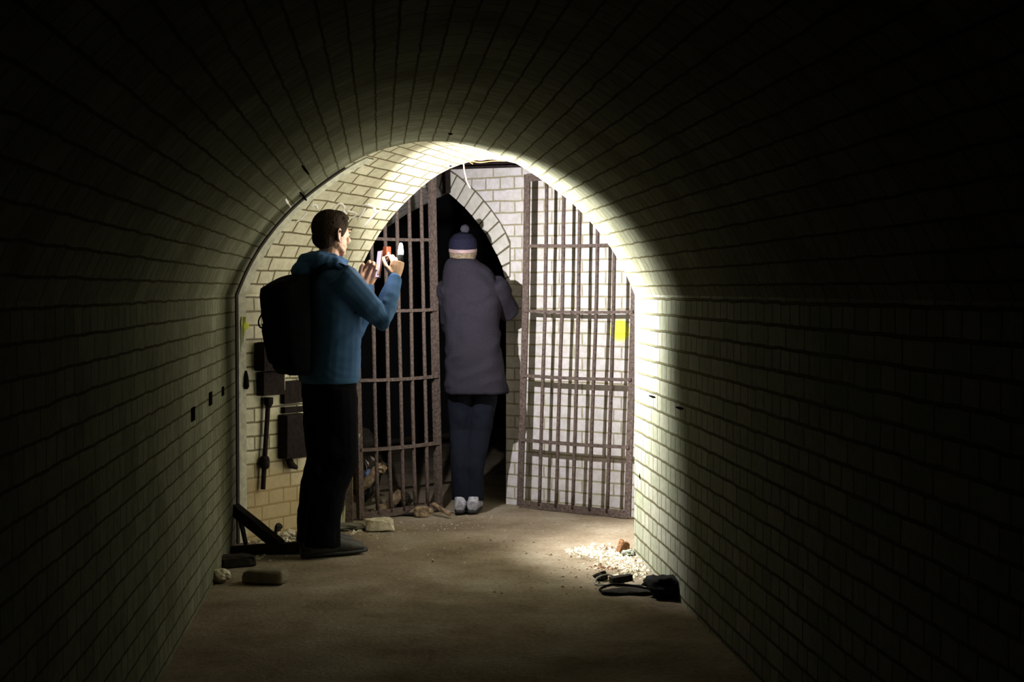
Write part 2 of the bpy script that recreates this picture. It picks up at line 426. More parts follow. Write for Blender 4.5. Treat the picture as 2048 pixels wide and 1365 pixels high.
bp = node(t, 'ShaderNodeBump', Strength=.6, Distance=.012); t.links.new(n2.outputs[0], bp.inputs['Height']); t.links.new(bp.outputs[0], b.inputs['Normal'])
M_floor = m
floor = uvmesh([[Vector((x, y, fz(x, y))) for x in xs] for y in ys], [[(x, y) for x in xs] for y in ys], 'floor', M_floor)
def gz(p): return Vector((p.x, p.y, fz(p.x, p.y)))

def bvh(*objs):
    vs, fs = [], []
    for o in objs:
        n = len(vs); vs += [o.matrix_world @ v.co if False else v.co + ORG[o.name] for v in o.data.vertices]
        fs += [tuple(i + n for i in p.vertices) for p in o.data.polygons]
    return BVHTree.FromPolygons(vs, fs)
TUN = bvh(wl, wr, vault, bendv, bendw); GW = bvh(gatewall)
def hit(px, py, tree=None):
    d = ray(px, py).normalized(); loc, n, i, dist = (tree or TUN).ray_cast(CAM, d)
    if n.dot(d) > 0: n = -n
    return loc, n

# ------------------------------------------------------------------ common materials
M_iron = plain('rusty_iron', (.135, .10, .085), .8, .1, scale=60, bump=.9, col2=(.07, .05, .042))
M_rustdark = plain('dark_rusted_steel', (.024, .016, .014), .9, 0, spec=.15, scale=40, bump=.7, col2=(.012, .009, .009))
M_black = plain('matt_black', (.008, .008, .008), .9, spec=.1, bump=.1)
M_hole = plain('black_recess', (.004, .004, .004), 1, bump=0, spec=0)  # flat black colour stands for the shade inside holes and open joints
M_chalk = plain('chalk', (.82, .78, .70), .9, scale=90, bump=.3)
M_stone = plain('pale_stone', (.70, .64, .50), .9, scale=22, bump=1, col2=(.45, .40, .28))
M_white = plain('white_plaster', (.75, .70, .58), .9, scale=40, bump=.8, col2=(.48, .42, .28))
M_wood = plain('rotten_wood', (.34, .25, .15), .9, scale=30, bump=1, col2=(.10, .065, .04))
M_dwood = plain('dark_wood', (.035, .03, .024), .95, spec=.1, scale=30, bump=.8, col2=(.018, .016, .012))
M_brown = plain('rusty_brown', (.26, .11, .035), .85, scale=30, bump=.7, col2=(.12, .05, .02))
M_yel = plain('yellow_paint', yel, .6, bump=.1)

# ------------------------------------------------------------------ gates
def gate(name, label, p0, dirv, zs_rail, zt, stiles, bars, shear, sw, parts):
    """p0 foot of the left stile, dirv along the leaf; stiles/bars = distances along it at z=1.23"""
    dirv = Vector(dirv).normalized(); nv = Vector((-dirv.y, dirv.x, 0))
    def P(s, z, n=0):
        k = shear[0] if z < 1.23 else shear[1]
        return Vector((*(p0 + dirv * (s + k * (z - 1.23)) + nv * n).xy, z))
    root = empty(name, P(stiles[0], 0)); props(root, label, 'gate', 'leaves of the barred iron gate')
    zl = [.015, .4, .82, 1.23, 1.66, zt]
    for s, wd in zip(stiles, sw):
        b_ = MB()
        for z0, z1 in zip(zl[:-1], zl[1:]):
            b_.bar(P(s, z0), P(s, z1), wd, .012, dirv)
            b_.bar(P(s - wd * .5 + .006, z0, .012), P(s - wd * .5 + .006, z1, .012), .03, .008, nv)
        b_.build('stile', M_iron, root, smooth=False, jag=.0015, jf=40)
    a, e = stiles
    for z, hh in ((.03, .045), (zt - .02, .045)):
        MB().bar(P(a, z), P(e, z), hh, .014, (0, 0, 1)).build('frame_rail', M_iron, root, smooth=False, jag=.0015, jf=40)
    for z in zs_rail:
        n = 8; pts = [P(a + (e - a) * i / n, z - .006 * math.sin(math.pi * i / n), 0) for i in range(n + 1)]
        b_ = MB()
        for u_, v_ in zip(pts[:-1], pts[1:]): b_.bar(u_, v_, .018, .03, (0, 0, 1))
        b_.build('crossbar', M_iron, root, smooth=False, jag=.001, jf=40)
    for s in bars:
        wob = random.uniform(-.004, .004)
        pts = [P(s + wob * math.sin(z * 3), z, -.0) for z in [.03 + (zt - .06) * i / 14 for i in range(15)]]
        MB().tube(pts, .0115, 10).build('bar', M_iron, root, jag=.0018, jf=45)
    return root
# right leaf, standing just in front of the gate wall
GR = 1.0
sr = lambda px: s_of(px, GR, 622)
gate('barred_gate', 'right rusty barred gate leaf standing in front of the lit brick wall', sn(0, GR), W,
     [.43, .83, 1.23, 1.63], 2.07, (sr(1051), sr(1268)), [sr(x) for x in (1090, 1124, 1157, 1192, 1227)], (.034, .016), (.042, .042), None)
# left leaf, hinged on the left jamb and swung away
LA, LB = at(713, 600, 9.04), at(871, 600, 9.48)
LA.z = LB.z = 0; ld = (LB - LA).normalized(); ln = Vector((-ld.y, ld.x, 0))
def s_leaf(px):
    d_ = ray(px, 600); t_ = (LA - CAM).dot(ln) / d_.dot(ln); return ((CAM + d_ * t_) - LA).dot(ld)
LW = (LB - LA).length
gate('barred_gate', 'left rusty barred gate leaf beyond the man in the blue hoodie, black doorway behind', LA, ld,
     [.42, .83, 1.24, 1.665], 2.12, (0, LW), [s_leaf(x + 3) for x in (743, 770, 795, 819, 844)], (-.027, -.027), (.036, .042), None)
# latch lugs on the free stile of the left leaf
# fixed post beside the hinge, and iron head frame over the gates
b_ = MB(); pf = at(698, 1000, 8.98); b_.bar((pf.x, pf.y, 0), (pf.x - .02, pf.y, 1.35), .045, .02, (1, 0, 0))
props(b_.build('gate_post', M_iron, smooth=False, jag=.002, jf=30), 'short fixed iron post against the left jamb beside the left gate leaf', 'post')
b_ = MB(); hz = 2.165
b_.bar(sn(s_of(893, GR), GR + .02, hz), sn(s_of(1140, GR), GR + .02, hz - .02), .05, .05, (0, 0, 1))
b_.bar(sn(s_of(893, GR), GR, hz - .03), sn(s_of(1140, GR), GR, hz - .05), .012, .07, (0, 0, 1))
props(b_.build('iron_lintel', M_rustdark, smooth=False, jag=.006, jf=14), 'corroded iron lintel beam across the top of the gateway', 'lintel')
b_ = MB().bar(sn(s_of(893, 1.07), 1.07, 1.98), sn(s_of(891, 1.07), 1.07, 2.3), .04, .03, W)  # narrow dark upright bar set on the wall above the doorway
props(b_.build('dark_stripe', M_rustdark, smooth=False, jag=.003), 'dark bracket on the wall above the black doorway', 'stripe')

# ------------------------------------------------------------------ dangling wire at the crown
def curve_pts(pts, n=5):
    out = []; P = [pts[0]] + pts + [pts[-1]]
    for i in range(1, len(P) - 2):
        p0, p1, p2, p3 = P[i-1:i+3]
        for k in range(n):
            t = k / n; out.append(.5 * ((2*p1) + (p2-p0)*t + (2*p0-5*p1+4*p2-p3)*t*t + (3*p1-p0-3*p2+p3)*t**3))
    out.append(pts[-1]); return out
wp = [at(1022, 321, 8.45), at(1000, 317, 8.5), at(985, 316, 8.5), at(962, 320, 8.5), at(945, 318, 8.55), at(929, 322, 8.6), at(928, 335, 8.62), at(931, 352, 8.63), at(935, 366, 8.64), at(941, 376, 8.65)]
M_wire = plain('pinkish_wire', (.50, .30, .24), .6, scale=60, bump=.1, col2=(.35, .35, .38))
props(MB().tube(curve_pts(wp), .0045, 8).build('dangling_wire', M_wire), 'thin frayed pinkish wire dangling from the crown of the vault', 'wire')
wp = [at(1012, 322, 8.46), at(985, 322, 8.5), at(960, 325, 8.5), at(938, 322, 8.57), at(946, 328, 8.57)]
props(MB().tube(curve_pts(wp), .0035, 8).build('electric_wire', plain('tan_wire', (.42, .25, .10), .6)), 'short tan wire curling along the crown of the vault', 'wire')

# ------------------------------------------------------------------ chalk lettering on the bent vault
def cpx(x, y): return (540 + x / 7.877, 370 + y / 7.877)
strokes = {
 'chalk_letter_s': [[(1300,352),(1245,368),(1222,408),(1270,428),(1330,440),(1356,465),(1335,492),(1290,515),(1240,550)]],
 'chalk_letter_t': [[(1450,322),(1520,310),(1580,325),(1612,348)], [(1495,370),(1478,410),(1450,450),(1415,500),(1385,552)]],
 'chalk_letter_y': [[(1640,350),(1648,390),(1655,430)], [(1830,320),(1740,392),(1680,435),(1630,490),(1580,540),(1535,590),(1490,650)]],
 'chalk_letter_r': [[(985,390),(1020,350),(1055,315),(1110,295),(1148,318),(1170,362),(1150,385),(1105,412)], [(1150,400),(1180,440),(1200,470)]],
 'chalk_letter_u': [[(640,345),(665,325),(705,315),(735,335),(745,380)], [(575,435),(530,490),(470,550),(400,590)]],
 'chalk_tick': [[(240,220),(262,262),(285,300),(325,350)]],
}
for nm, ss in strokes.items():
    b_ = MB()
    for st in ss:
        pts = [Vector((*cpx(x, y), 0)) for x, y in st]; pts = curve_pts(pts, 4)
        loc = []
        for p in pts:
            h, n = hit(p.x, p.y); loc.append((h, n))
        wd = .0075 if nm not in ('chalk_letter_t', 'chalk_letter_y') else .010
        n = len(loc); vs = []
        for i, (h, nn) in enumerate(loc):
            tg = (loc[min(i+1, n-1)][0] - loc[max(i-1, 0)][0]).normalized(); sd = tg.cross(nn).normalized()
            ww = wd * (.55 + .45 * abs(noise.noise(h * 60)) + .3 * math.sin(math.pi * i / (n - 1)))
            vs += [h - sd * ww + nn * .0015, h + sd * ww + nn * .0015, h + sd * ww - nn * .001, h - sd * ww - nn * .001]
        fs = [(4*i+k, 4*i+(k+1) % 4, 4*i+4+(k+1) % 4, 4*i+4+k) for i in range(n-1) for k in range(4)] + [(0, 1, 2, 3), (4*n-1, 4*n-2, 4*n-3, 4*n-4)]
        b_.add(vs, fs)
    lab = {'chalk_letter_s': 'white chalk letter S on the vault just right of the man\'s head',
           'chalk_letter_t': 'white chalk letter T on the vault between the S and the Y',
           'chalk_letter_y': 'white chalk letter Y on the vault, last of the word',
           'chalk_letter_r': 'hooked white chalk letter on the vault right above the man\'s forehead',
           'chalk_letter_u': 'faint white chalk strokes on the vault behind the back of the man\'s head',
           'chalk_tick': 'small white chalk tick on the pale strip by the bend'}[nm]
    cat = 'lettering' if 'letter' in nm else 'mark'
    props(b_.build(nm.replace('_s', '').replace('_t', '').replace('_y', '').replace('_r', '').replace('_u', '') if 'letter' in nm else 'chalk_mark', M_chalk), lab, cat)

# ------------------------------------------------------------------ black-painted holes, open joints and marks on the walls
def hole_patch(px, py, wpx, hpx, label, name='wall_hole', cat='hole', mat=M_hole, lift=.004, ang=0):  # raised black block; the darkness of a hole is put into its colour
    h, n = hit(px, py); up = Vector((0, 0, 1)); sd = up.cross(n)
    if sd.length < .1: sd = Vector((1, 0, 0))
    sd.normalize(); up = n.cross(sd)
    if ang: sd, up = sd * math.cos(ang) + up * math.sin(ang), up * math.cos(ang) - sd * math.sin(ang)
    o = MB().box(h + n * (lift - .006), sd, up, n, wpx, hpx, .007).build(name, mat, smooth=False, bevel=.002, jag=.002, jf=50)
    return props(o, label, cat)
hole_patch(385, 829, .055, .028, 'black-painted round socket in the left tunnel wall, farthest from the bend')
hole_patch(420, 798, .055, .030, 'black-painted square socket in the left tunnel wall, middle of three')
hole_patch(445, 783, .045, .022, 'small black-painted socket in the left tunnel wall, nearest the bend')
def slit(a, b, r, label):
    (p, n), (q_, n2) = hit(*a), hit(*b)
    o = MB().tube([p + n * .001, (p + q_) / 2 + n * .003, q_ + n2 * .001], [r * .6, r, r * .6], 8).build('open_joint', M_hole)
    return props(o, label, 'gap')
slit((604, 331), (617, 348), .006, 'upper of two short black open joints in the vault left of the crown')
slit((600, 384), (613, 401), .006, 'lower short black open joint in the vault near the pale strip')
slit((1299, 792), (1311, 795), .005, 'short black crack high on the brightly lit right wall edge')
slit((1353, 815), (1367, 818), .006, 'short black open joint in the shadowed bricks of the right wall')
slit((1280, 948), (1281, 960), .004, 'tiny vertical crack low on the bright right wall edge')
h, n = hit(901, 267); props(MB().ell(h, (1, 0, 0), (0, 1, 0), (0, 0, 1), .012, .02, .008).build('ceiling_anchor', M_hole), 'small dark anchor stub in the vault above the bright band', 'anchor')
h, n = hit(901, 332); props(MB().ell(h, (1, 0, 0), (0, 1, 0), (0, 0, 1), .008, .014, .006).build('ceiling_anchor', M_rustdark), 'small rusty anchor stub in the bright vault left of the dangling wire', 'anchor')
# black fitting right of the corner
h, n = hit(489, 762); b_ = MB().tube([h + n * .012 + Vector((0, 0, z)) for z in (-.045, -.03, .02, .055)], [.010, .017, .014, .005], 12)
props(b_.build('wall_hook', M_black), 'small black fitting on the brick beside the pale corner strip', 'fitting')
# yellow paint on strip: dab with drips
b_ = MB()
def dab(pxs, r, off=.014):
    pts = [hit(x, y)[0] + hit(x, y)[1] * off for x, y in pxs]; b_.tube(pts, r, 8)
h, n = hit(489, 652); b_.ell(h + n * .010, n, Vector((0, 0, 1)).cross(n), (0, 0, 1), .004, .024, .020)
for x0, x1, yb in ((481, 479, 705), (485, 483, 690), (488, 485, 672), (480, 478, 640)):
    dab([(x0, 634), ((x0 + x1) / 2, 655), (x1, yb)], [.002, .0028, .001], .0115)
props(b_.build('yellow_paint_mark', M_yel), 'yellow paint dab with drips on the corner strip at the bend', 'paint mark')
# ------------------------------------------------------------------ electrical boxes and pipe on the bent wall
bw = (B - A).normalized(); bn = Vector((bw.y, -bw.x, 0))
if bn.dot(Vector((0, -1, 0))) < 0: bn = -bn
def bwp(px, py, off=0):
    h, n = hit(px, py); return h + bn * off
def bbox(mb, x0, y0, x1, y1, d0, d1):
    p, q_ = bwp(x0, y1), bwp(x1, y0); vs = []
    for dd in (d0, d1):
        for pp in ((p, p.z), (q_, p.z), (q_, q_.z), (p, q_.z)): vs.append(Vector((pp[0].x, pp[0].y, pp[1])) + bn * dd)
    return mb.add(vs, [(0, 1, 2, 3), (7, 6, 5, 4), (0, 4, 5, 1), (1, 5, 6, 2), (2, 6, 7, 3), (3, 7, 4, 0)])
c = bwp(535, 738); root = empty('junction_box', (c.x, c.y, bwp(535, 795).z))
props(root, 'open rusted electrical box on the brick wall behind the backpack', 'electrical box')
bbox(MB(), 509, 684, 562, 742, -.004, .02).build('back_plate', M_rustdark, root, smooth=False, bevel=.003)
b_ = MB(); bbox(b_, 509, 684, 531, 742, .02, .075); bbox(b_, 531, 684, 562, 690, .02, .075); bbox(b_, 531, 736, 562, 742, .02, .075)
b_.build('casing', M_rustdark, root, smooth=False, jag=.003)
bbox(MB(), 514, 742, 556, 792, -.004, .05).build('lower_housing', M_rustdark, root, smooth=False, bevel=.004, jag=.003)
M_term = plain('brassy_terminal', (.55, .38, .12), .6, scale=80, bump=.5)
for (x, y, a_, hh) in ((537, 702, 5, 8), (541, 715, 5, 7), (536, 726, 4, 6), (545, 727, 4, 5)):
    bbox(MB(), x - a_, y - hh, x + a_, y + hh, .02, .035).build('terminal', M_term, root, smooth=False, jag=.004, jf=60)
M_cream = plain('cream_insulator', (.50, .45, .32), .6)
bbox(MB(), 553, 745, 563, 782, -.004, .03).build('insulator', M_cream, root, smooth=False, bevel=.004, jag=.004)
pp = [bwp(529, 800, .03), bwp(526, 850, .028), bwp(523, 900, .028), bwp(521, 940, .026), bwp(519, 979, .026)]
root = empty('conduit_pipe', pp[-1]); props(root, 'dark rusty conduit pipe running down the brick from the electrical box', 'pipe')
MB().tube(curve_pts(pp), .0135, 12).build('pipe', M_rustdark, root, jag=.001)
MB().tube([bwp(522.5, 912, .028), bwp(522, 918, .028), bwp(521.5, 932, .028), bwp(521, 938, .028)], [.018, .027, .027, .018], 12).build('coupling', M_rustdark, root, jag=.002)
MB().tube([bwp(529, 795, .03), bwp(529, 806, .03), bwp(528, 815, .03)], [.026, .026, .016], 12).build('gland', M_rustdark, root)
c = bwp(578, 880); root = empty('switch_box', (c.x, c.y, bwp(578, 932).z)); props(root, 'second dark metal switch box low on the brick wall behind the man\'s thigh', 'electrical box')
bbox(MB(), 556, 826, 602, 918, -.004, .07).build('casing', M_rustdark, root, smooth=False, bevel=.006, jag=.003)
bbox(MB(), 562, 812, 600, 827, -.004, .03).build('mounting_flange', M_rustdark, root, smooth=False, jag=.006, jf=40)
MB().tube([bwp(570, 918, .03), bwp(574, 930, .03), bwp(585, 935, .03)], [.02, .022, .012], 12).build('gland', M_rustdark, root)
bbox(MB(), 561, 760, 600, 808, -.004, .03).build('cover_plate', M_rustdark, root, smooth=False, jag=.004)

# ------------------------------------------------------------------ stones, timber and rubble
def rock(name, pos, r, mat, label, cat='stone', group=None, seed=None, jag=.35, rot=0, flat=False, smooth=False, lift=0):
    sd = seed if seed is not None else random.random() * 50
    bm = bmesh.new(); bmesh.ops.create_icosphere(bm, subdivisions=3, radius=1)
    for v in bm.verts:
        c = v.co.copy()
        if flat: c = Vector([math.copysign(abs(k) ** .45, k) for k in c])
        v.co = c * (1 + jag * noise.noise(v.co * 1.4 + Vector((sd, 0, 0))) + jag * .4 * noise.noise(v.co * 4 + Vector((0, sd, 0))))
    M_ = Matrix.Rotation(rot, 3, 'Z')
    for v in bm.verts: v.co = M_ @ Vector((v.co.x * r[0], v.co.y * r[1], v.co.z * r[2]))
    zmin = min(v.co.z for v in bm.verts); base = gz(Vector(pos))
    for v in bm.verts: v.co += base + Vector((0, 0, -zmin - .004 + lift))
    me = bpy.data.meshes.new('rock'); bm.to_mesh(me); bm.free()
    me.polygons.foreach_set('use_smooth', [smooth] * len(me.polygons))
    o = link(name, me, mat, None, base); return props(o, label, cat, group)
FL = on_floor
rock('stone_block', FL(759, 1063), (.082, .055, .036), M_stone, 'pale squared stone block on the floor at the foot of the left gate', flat=True, seed=3, jag=.22, rot=.1)
rock('brick_block', FL(531, 1166), (.10, .055, .035), plain('dirty_brick', (.19, .16, .11), .95, scale=20, bump=.8), 'dull loose brick lying on the floor behind the man\'s heels', 'brick', flat=True, seed=5, jag=.08, rot=-.15)
rock('loose_brick', FL(470, 1135), (.10, .05, .03), M_dwood, 'dark rubble lump against the left wall by the leaning timber', 'rubble', flat=True, seed=6, jag=.2, rot=.4)
rock('floor_stone', FL(440, 1165), (.05, .05, .03), M_stone, 'small pale stone at the foot of the left tunnel wall', seed=8, jag=.3)
rock('brown_chunk', FL(1246, 1106), (.032, .035, .034), M_brown, 'rusty brown chunk standing on the pale rubble by the right wall', 'debris', seed=9, jag=.7)
rock('grey_chunk', FL(1258, 1110), (.035, .03, .018), plain('grey_green_stone', (.30, .33, .27), .9, bump=.6), 'grey green stone beside the brown chunk at the right wall foot', seed=10, jag=.4)
rock('rubble_lump', FL(1203, 1160), (.032, .03, .020), M_dwood, 'left small dark lump on the floor in front of the pale rubble', 'rubble', seed=11, jag=.6)
b_ = MB(); p, q_ = FL(1221, 1162, .02), FL(1262, 1156, .03); b_.bar(p, q_, .028, .05, (0, 0, 1))
props(b_.build('wood_offcut', M_dwood, smooth=False, jag=.006), 'dark wood offcut lying in front of the pale rubble', 'wood')
rock('dark_sack', FL(1332, 1194), (.085, .085, .05), M_black, 'black lump heaped at the foot of the right wall end', 'debris', seed=14, jag=.6, smooth=True)
rock('dark_clod', FL(1305, 1172), (.04, .04, .025), M_black, 'small black clod left of the black heap at the right wall', 'debris', seed=15, jag=.5)
rock('black_rubble', FL(1262, 1186), (.12, .07, .012), M_dwood, 'low dark dirt heap under the cable loops', 'rubble', seed=16, jag=.5, smooth=True)
M_cable = plain('grey_cable', (.30, .30, .24), .6, bump=.1)
def cable(name, px, r, mat, label, zoff=.008):
    pts = [gz(FL(x, y, .0)) + Vector((0, 0, zoff + dz)) for x, y, dz in px]
    return props(MB().tube(curve_pts(pts, 6), r, 8).build(name, mat), label, 'cable')
cable('loose_cable', [(1250, 1174, .0), (1235, 1164, .012), (1215, 1161, .02), (1195, 1165, .015), (1190, 1170, 0), (1205, 1174, 0), (1240, 1174, 0), (1290, 1175, 0), (1320, 1178, 0)], .004, M_cable, 'pale thin cable looped on the floor near the right wall')
cable('black_cable', [(1320, 1186, 0), (1270, 1180, .01), (1225, 1178, .01), (1200, 1182, 0), (1215, 1188, 0), (1260, 1190, 0)], .006, M_black, 'thicker black cable on the floor in front of the pale one')
cable('gate_cable', [(850, 1018, .03), (868, 1020, .02), (885, 1022, .012), (905, 1024, .0), (922, 1026, 0)], .004, M_cable, 'thin grey cable running past the foot of the left gate')
# leaning boards on the left
def plank(name, a, za, b, zb, wd, th, mat, label, Ya=None, Yb=None, side=(0, 0, 1)):
    p = at(a[0], a[1], Ya); q2 = at(b[0], b[1], Yb)
    n = 6; mb = MB(); pts = [p.lerp(q2, i / n) for i in range(n + 1)]
    t_ = (q2 - p).normalized(); sd = Vector(side); sd = (sd - t_ * sd.dot(t_)).normalized(); up = t_.cross(sd)
    vs = []
    for x in pts: vs += [x + sd * wd / 2 * i + up * th / 2 * j for i, j in ((-1, -1), (1, -1), (1, 1), (-1, 1))]
    fs = [(4*i+k, 4*i+(k+1) % 4, 4*i+4+(k+1) % 4, 4*i+4+k) for i in range(n) for k in range(4)] + [(0, 1, 2, 3), (4*n, 4*n+1, 4*n+2, 4*n+3)]
    mb.add(vs, fs)
    return props(mb.build(name, mat, smooth=False, jag=.004, jf=18), label, 'timber')
plank('leaning_timber', (468, 1018), 0, (560, 1092), 0, .055, .05, M_dwood, 'thick dark timber leaning down from the corner strip to the floor', 8.12, 7.95)
plank('upright_stick', (462, 1016), 0, (459, 1100), 0, .022, .022, M_dwood, 'upright dark stick standing in the corner under the leaning timber', 8.16, 8.0)
plank('propped_stick', (478, 1030), 0, (492, 1088), 0, .024, .015, M_dwood, 'thin propped stick behind the thick leaning timber', 8.2, 8.12)
plank('floor_board', (455, 1108), 0, (600, 1098), 0, .07, .05, M_dwood, 'dark board lying on the floor at the foot of the leaning timber', 7.95, 7.98)
rock('plaster_lump', FL(565, 1078), (.035, .03, .02), M_white, 'left whitish plaster lump on the rubble at the foot of the bent wall', 'plaster', 'plaster lumps at the bent wall', seed=20)
rock('plaster_lump', FL(580, 1074), (.03, .03, .022), M_white, 'right whitish plaster lump on the rubble at the foot of the bent wall', 'plaster', 'plaster lumps at the bent wall', seed=21)
rock('dark_rubble', FL(552, 1072), (.035, .03, .03), M_dwood, 'dark rubble piece left of the plaster lumps', 'rubble', seed=22, jag=.6)
# pale shards right of the man's shin
def shard(px, y0, y1, Y, wd, mat, label):
    p, q2 = at(px, y1, Y), at(px + 3, y0, Y + .02); n = 5
    b2 = MB().tube([p.lerp(q2, i / n) for i in range(n + 1)], [(wd, .012), (wd * 1.3, .014), (wd * 1.2, .012), (wd * .9, .01), (wd * .6, .008), (.003, .003)], 8, ax=(1, 0, 0))
    return props(b2.build('upright_shard', mat, smooth=False, jag=.004, jf=20), label, 'shard')
M_olive = plain('olive_shard', (.45, .45, .28), .8, bump=.5, col2=(.25, .26, .13))
shard(676, 1008, 1052, 8.75, .020, M_olive, 'pointed pale olive shard standing right of the man\'s ankle')
shard(686, 1012, 1045, 8.82, .008, M_olive, 'thin pale sliver standing beside the pointed olive shard')
rock('rubble_pile', FL(692, 1062), (.10, .06, .022), plain('grey_rubble', (.16, .15, .12), .95, bump=1), 'low grey rubble heap at the foot of the gate post', 'rubble', seed=25, jag=.5)
# timber and rubbish behind the left gate
def log(pts, rad, mat, name, label, cat='timber', jag=.012, jf=16):
    return props(MB().tube(curve_pts([Vector(p) for p in pts], 4), rad, 10).build(name, mat, smooth=False, jag=jag, jf=jf), label, cat)
log([at(724, 972, 9.5), at(742, 955, 9.55), at(758, 938, 9.6), at(768, 930, 9.62)], .030, M_wood, 'broken_branch', 'broken branch with a pale split end behind the left gate', jag=.02)
rock('split_wood_end', at(764, 940, 9.56) * Vector((1, 1, 0)), (.03, .025, .02), plain('pale_splinter', (.62, .46, .30), .8, bump=.8), 'pale splintered wood end on top of the branch', 'wood', seed=31, jag=.6, lift=at(764, 940, 9.56).z - .02)
log([at(742, 1030, 9.35), at(765, 1018, 9.4), at(785, 1003, 9.42), at(803, 986, 9.45)], .030, M_wood, 'rotten_timber', 'rotten timber slanting up behind the bars of the left gate', jag=.018)
log([at(745, 1034, 9.3), at(790, 1030, 9.33), at(835, 1026, 9.36), at(862, 1022, 9.4)], .032, M_wood, 'fallen_timber', 'mouldy timber lying along the floor behind the left gate', jag=.018)
log([at(865, 1008, 9.3), at(880, 1018, 9.28), at(900, 1030, 9.22)], .014, M_wood, 'sloping_stick', 'brown stick sloping to the floor at the foot of the gate stile', jag=.004)
rock('wood_stump', at(806, 1030, 9.6) * Vector((1, 1, 0)), (.05, .04, .05), M_dwood, 'dark stump behind the middle bars of the left gate', 'wood', seed=33, jag=.5)
rock('dark_heap', at(722, 1000, 9.95) * Vector((1, 1, 0)), (.15, .12, .17), M_dwood, 'dark heap of rubbish behind the left side of the left gate', 'rubbish', seed=34, jag=.7)
rock('earth_heap', FL(800, 1030), (.20, .05, .012), M_dwood, 'low dark earth under the left gate', 'rubble', seed=35, jag=.5)
rock('wood_block', FL(843, 1033), (.045, .03, .035), M_wood, 'squared wood block behind the right bars of the left gate', 'wood', flat=True, seed=36, jag=.15)
b_ = MB().box(at(735, 952, 9.62), (1, 0, .2), (0, 1, 0), (-.2, 0, 1), .03, .02, .035)
props(b_.build('blue_rag', plain('blue_plastic', (.16, .24, .42), .5), jag=.012, jf=20), 'small crumpled blue plastic sheet among the rubbish behind the gate', 'plastic')
for i, (x0, y0, x1, y1) in enumerate(((733, 944, 730, 924), (738, 934, 731, 920), (744, 925, 741, 912), (748, 924, 744, 914), (707, 930, 708, 912), (703, 940, 700, 925))):
    b_ = MB().tube([at(x0, y0, 9.6), at((x0 + x1) / 2 + 2, (y0 + y1) / 2, 9.58), at(x1, y1, 9.6)], [(.005, .002), (.010, .003), (.002, .001)], 6)
    props(b_.build('dry_leaf', plain('dry_leaf', (.45, .38, .30), .8)), 'dry pale leaf or splinter sticking up from the rubbish behind the gate', 'leaf', 'dry leaves on the rubbish behind the gate')
# uncountable crumbs
def crumbs(name, spots, mat, label, n, size, seed):
    rnd = random.Random(seed); mb = MB()
    for _ in range(n):
        cx, cy, sx, sy = rnd.choice(spots)
        p = gz(FL(rnd.gauss(cx, sx), rnd.gauss(cy, sy))); r = size * rnd.uniform(.35, 1.3) ** 1.6
        vs = [p + Vector((r * rnd.uniform(.5, 1.2) * math.cos(a), r * rnd.uniform(.5, 1.2) * math.sin(a), -.001)) for a in (0, 1.3, 2.5, 3.8, 5)]
        vs.append(p + Vector((rnd.uniform(-.3, .3) * r, rnd.uniform(-.3, .3) * r, r * rnd.uniform(.3, .9))))
        mb.add(vs, [(0, 1, 5), (1, 2, 5), (2, 3, 5), (3, 4, 5), (4, 0, 5)])
    o = mb.build(name, mat, smooth=False); return props(o, label, 'crumbs', None, 'stuff')
crumbs('plaster_crumbs', [(1195, 1108, 24, 7), (1225, 1112, 22, 6), (1170, 1103, 16, 5), (1240, 1125, 26, 9), (1270, 1140, 18, 8)], M_white, 'pale plaster crumbs scattered at the foot of the right wall', 700, .013, 1)
crumbs('dark_crumbs', [(1190, 1130, 45, 12), (1150, 1160, 60, 14), (1000, 1100, 110, 25), (1270, 1150, 35, 10), (1230, 1105, 30, 8)], M_wood, 'dark crumbs and leaf bits scattered over the floor', 320, .009, 2)
crumbs('rust_flakes', [(1225, 1136, 16, 4), (1200, 1134, 10, 3)], M_brown, 'reddish flakes on the floor in front of the pale rubble', 70, .009, 5)
crumbs('floor_grit', [(850, 1050, 60, 7), (760, 1070, 45, 6), (950, 1048, 90, 10), (690, 1078, 20, 5), (830, 1110, 90, 30)], M_white, 'fine pale grit on the floor in front of the gates', 260, .0055, 3)
crumbs('wall_rubble', [(530, 1085, 30, 6), (575, 1082, 14, 5), (500, 1110, 35, 8), (700, 1060, 12, 4)], M_stone, 'broken mortar rubble along the foot of the bent wall', 260, .015, 4)

# ================================================================== FIGURES
class Fig:
    def __init__(s, x, y, deg):
        s.root = Vector((x, y, 0)); a = math.radians(deg)
        s.F = Vector((math.sin(a), math.cos(a), 0)); s.R = Vector((math.cos(a), -math.sin(a), 0)); s.Z = Vector((0, 0, 1))
    def __call__(s, r, f, z): return s.root + s.R * r + s.F * f + s.Z * z
def torso(mb, fig, secs, seg=28, power=2.4):
    """secs: (z, r, f, half width, half depth) stacked superellipses"""
    vs = []
    for z, r, f, hw, hd in secs:
        for k in range(seg):
            th = 2 * math.pi * k / seg; c_, s_ = math.cos(th), math.sin(th); e = 2 / power
            vs.append(fig(r + hw * math.copysign(abs(c_) ** e, c_), f + hd * math.copysign(abs(s_) ** e, s_), z))
    n = len(secs)
    fs = [(i*seg+k, i*seg+(k+1) % seg, (i+1)*seg+(k+1) % seg, (i+1)*seg+k) for i in range(n-1) for k in range(seg)]
    fs += [tuple(range(seg))[::-1], tuple((n-1)*seg+k for k in range(seg))]
    mb.add(vs, fs)
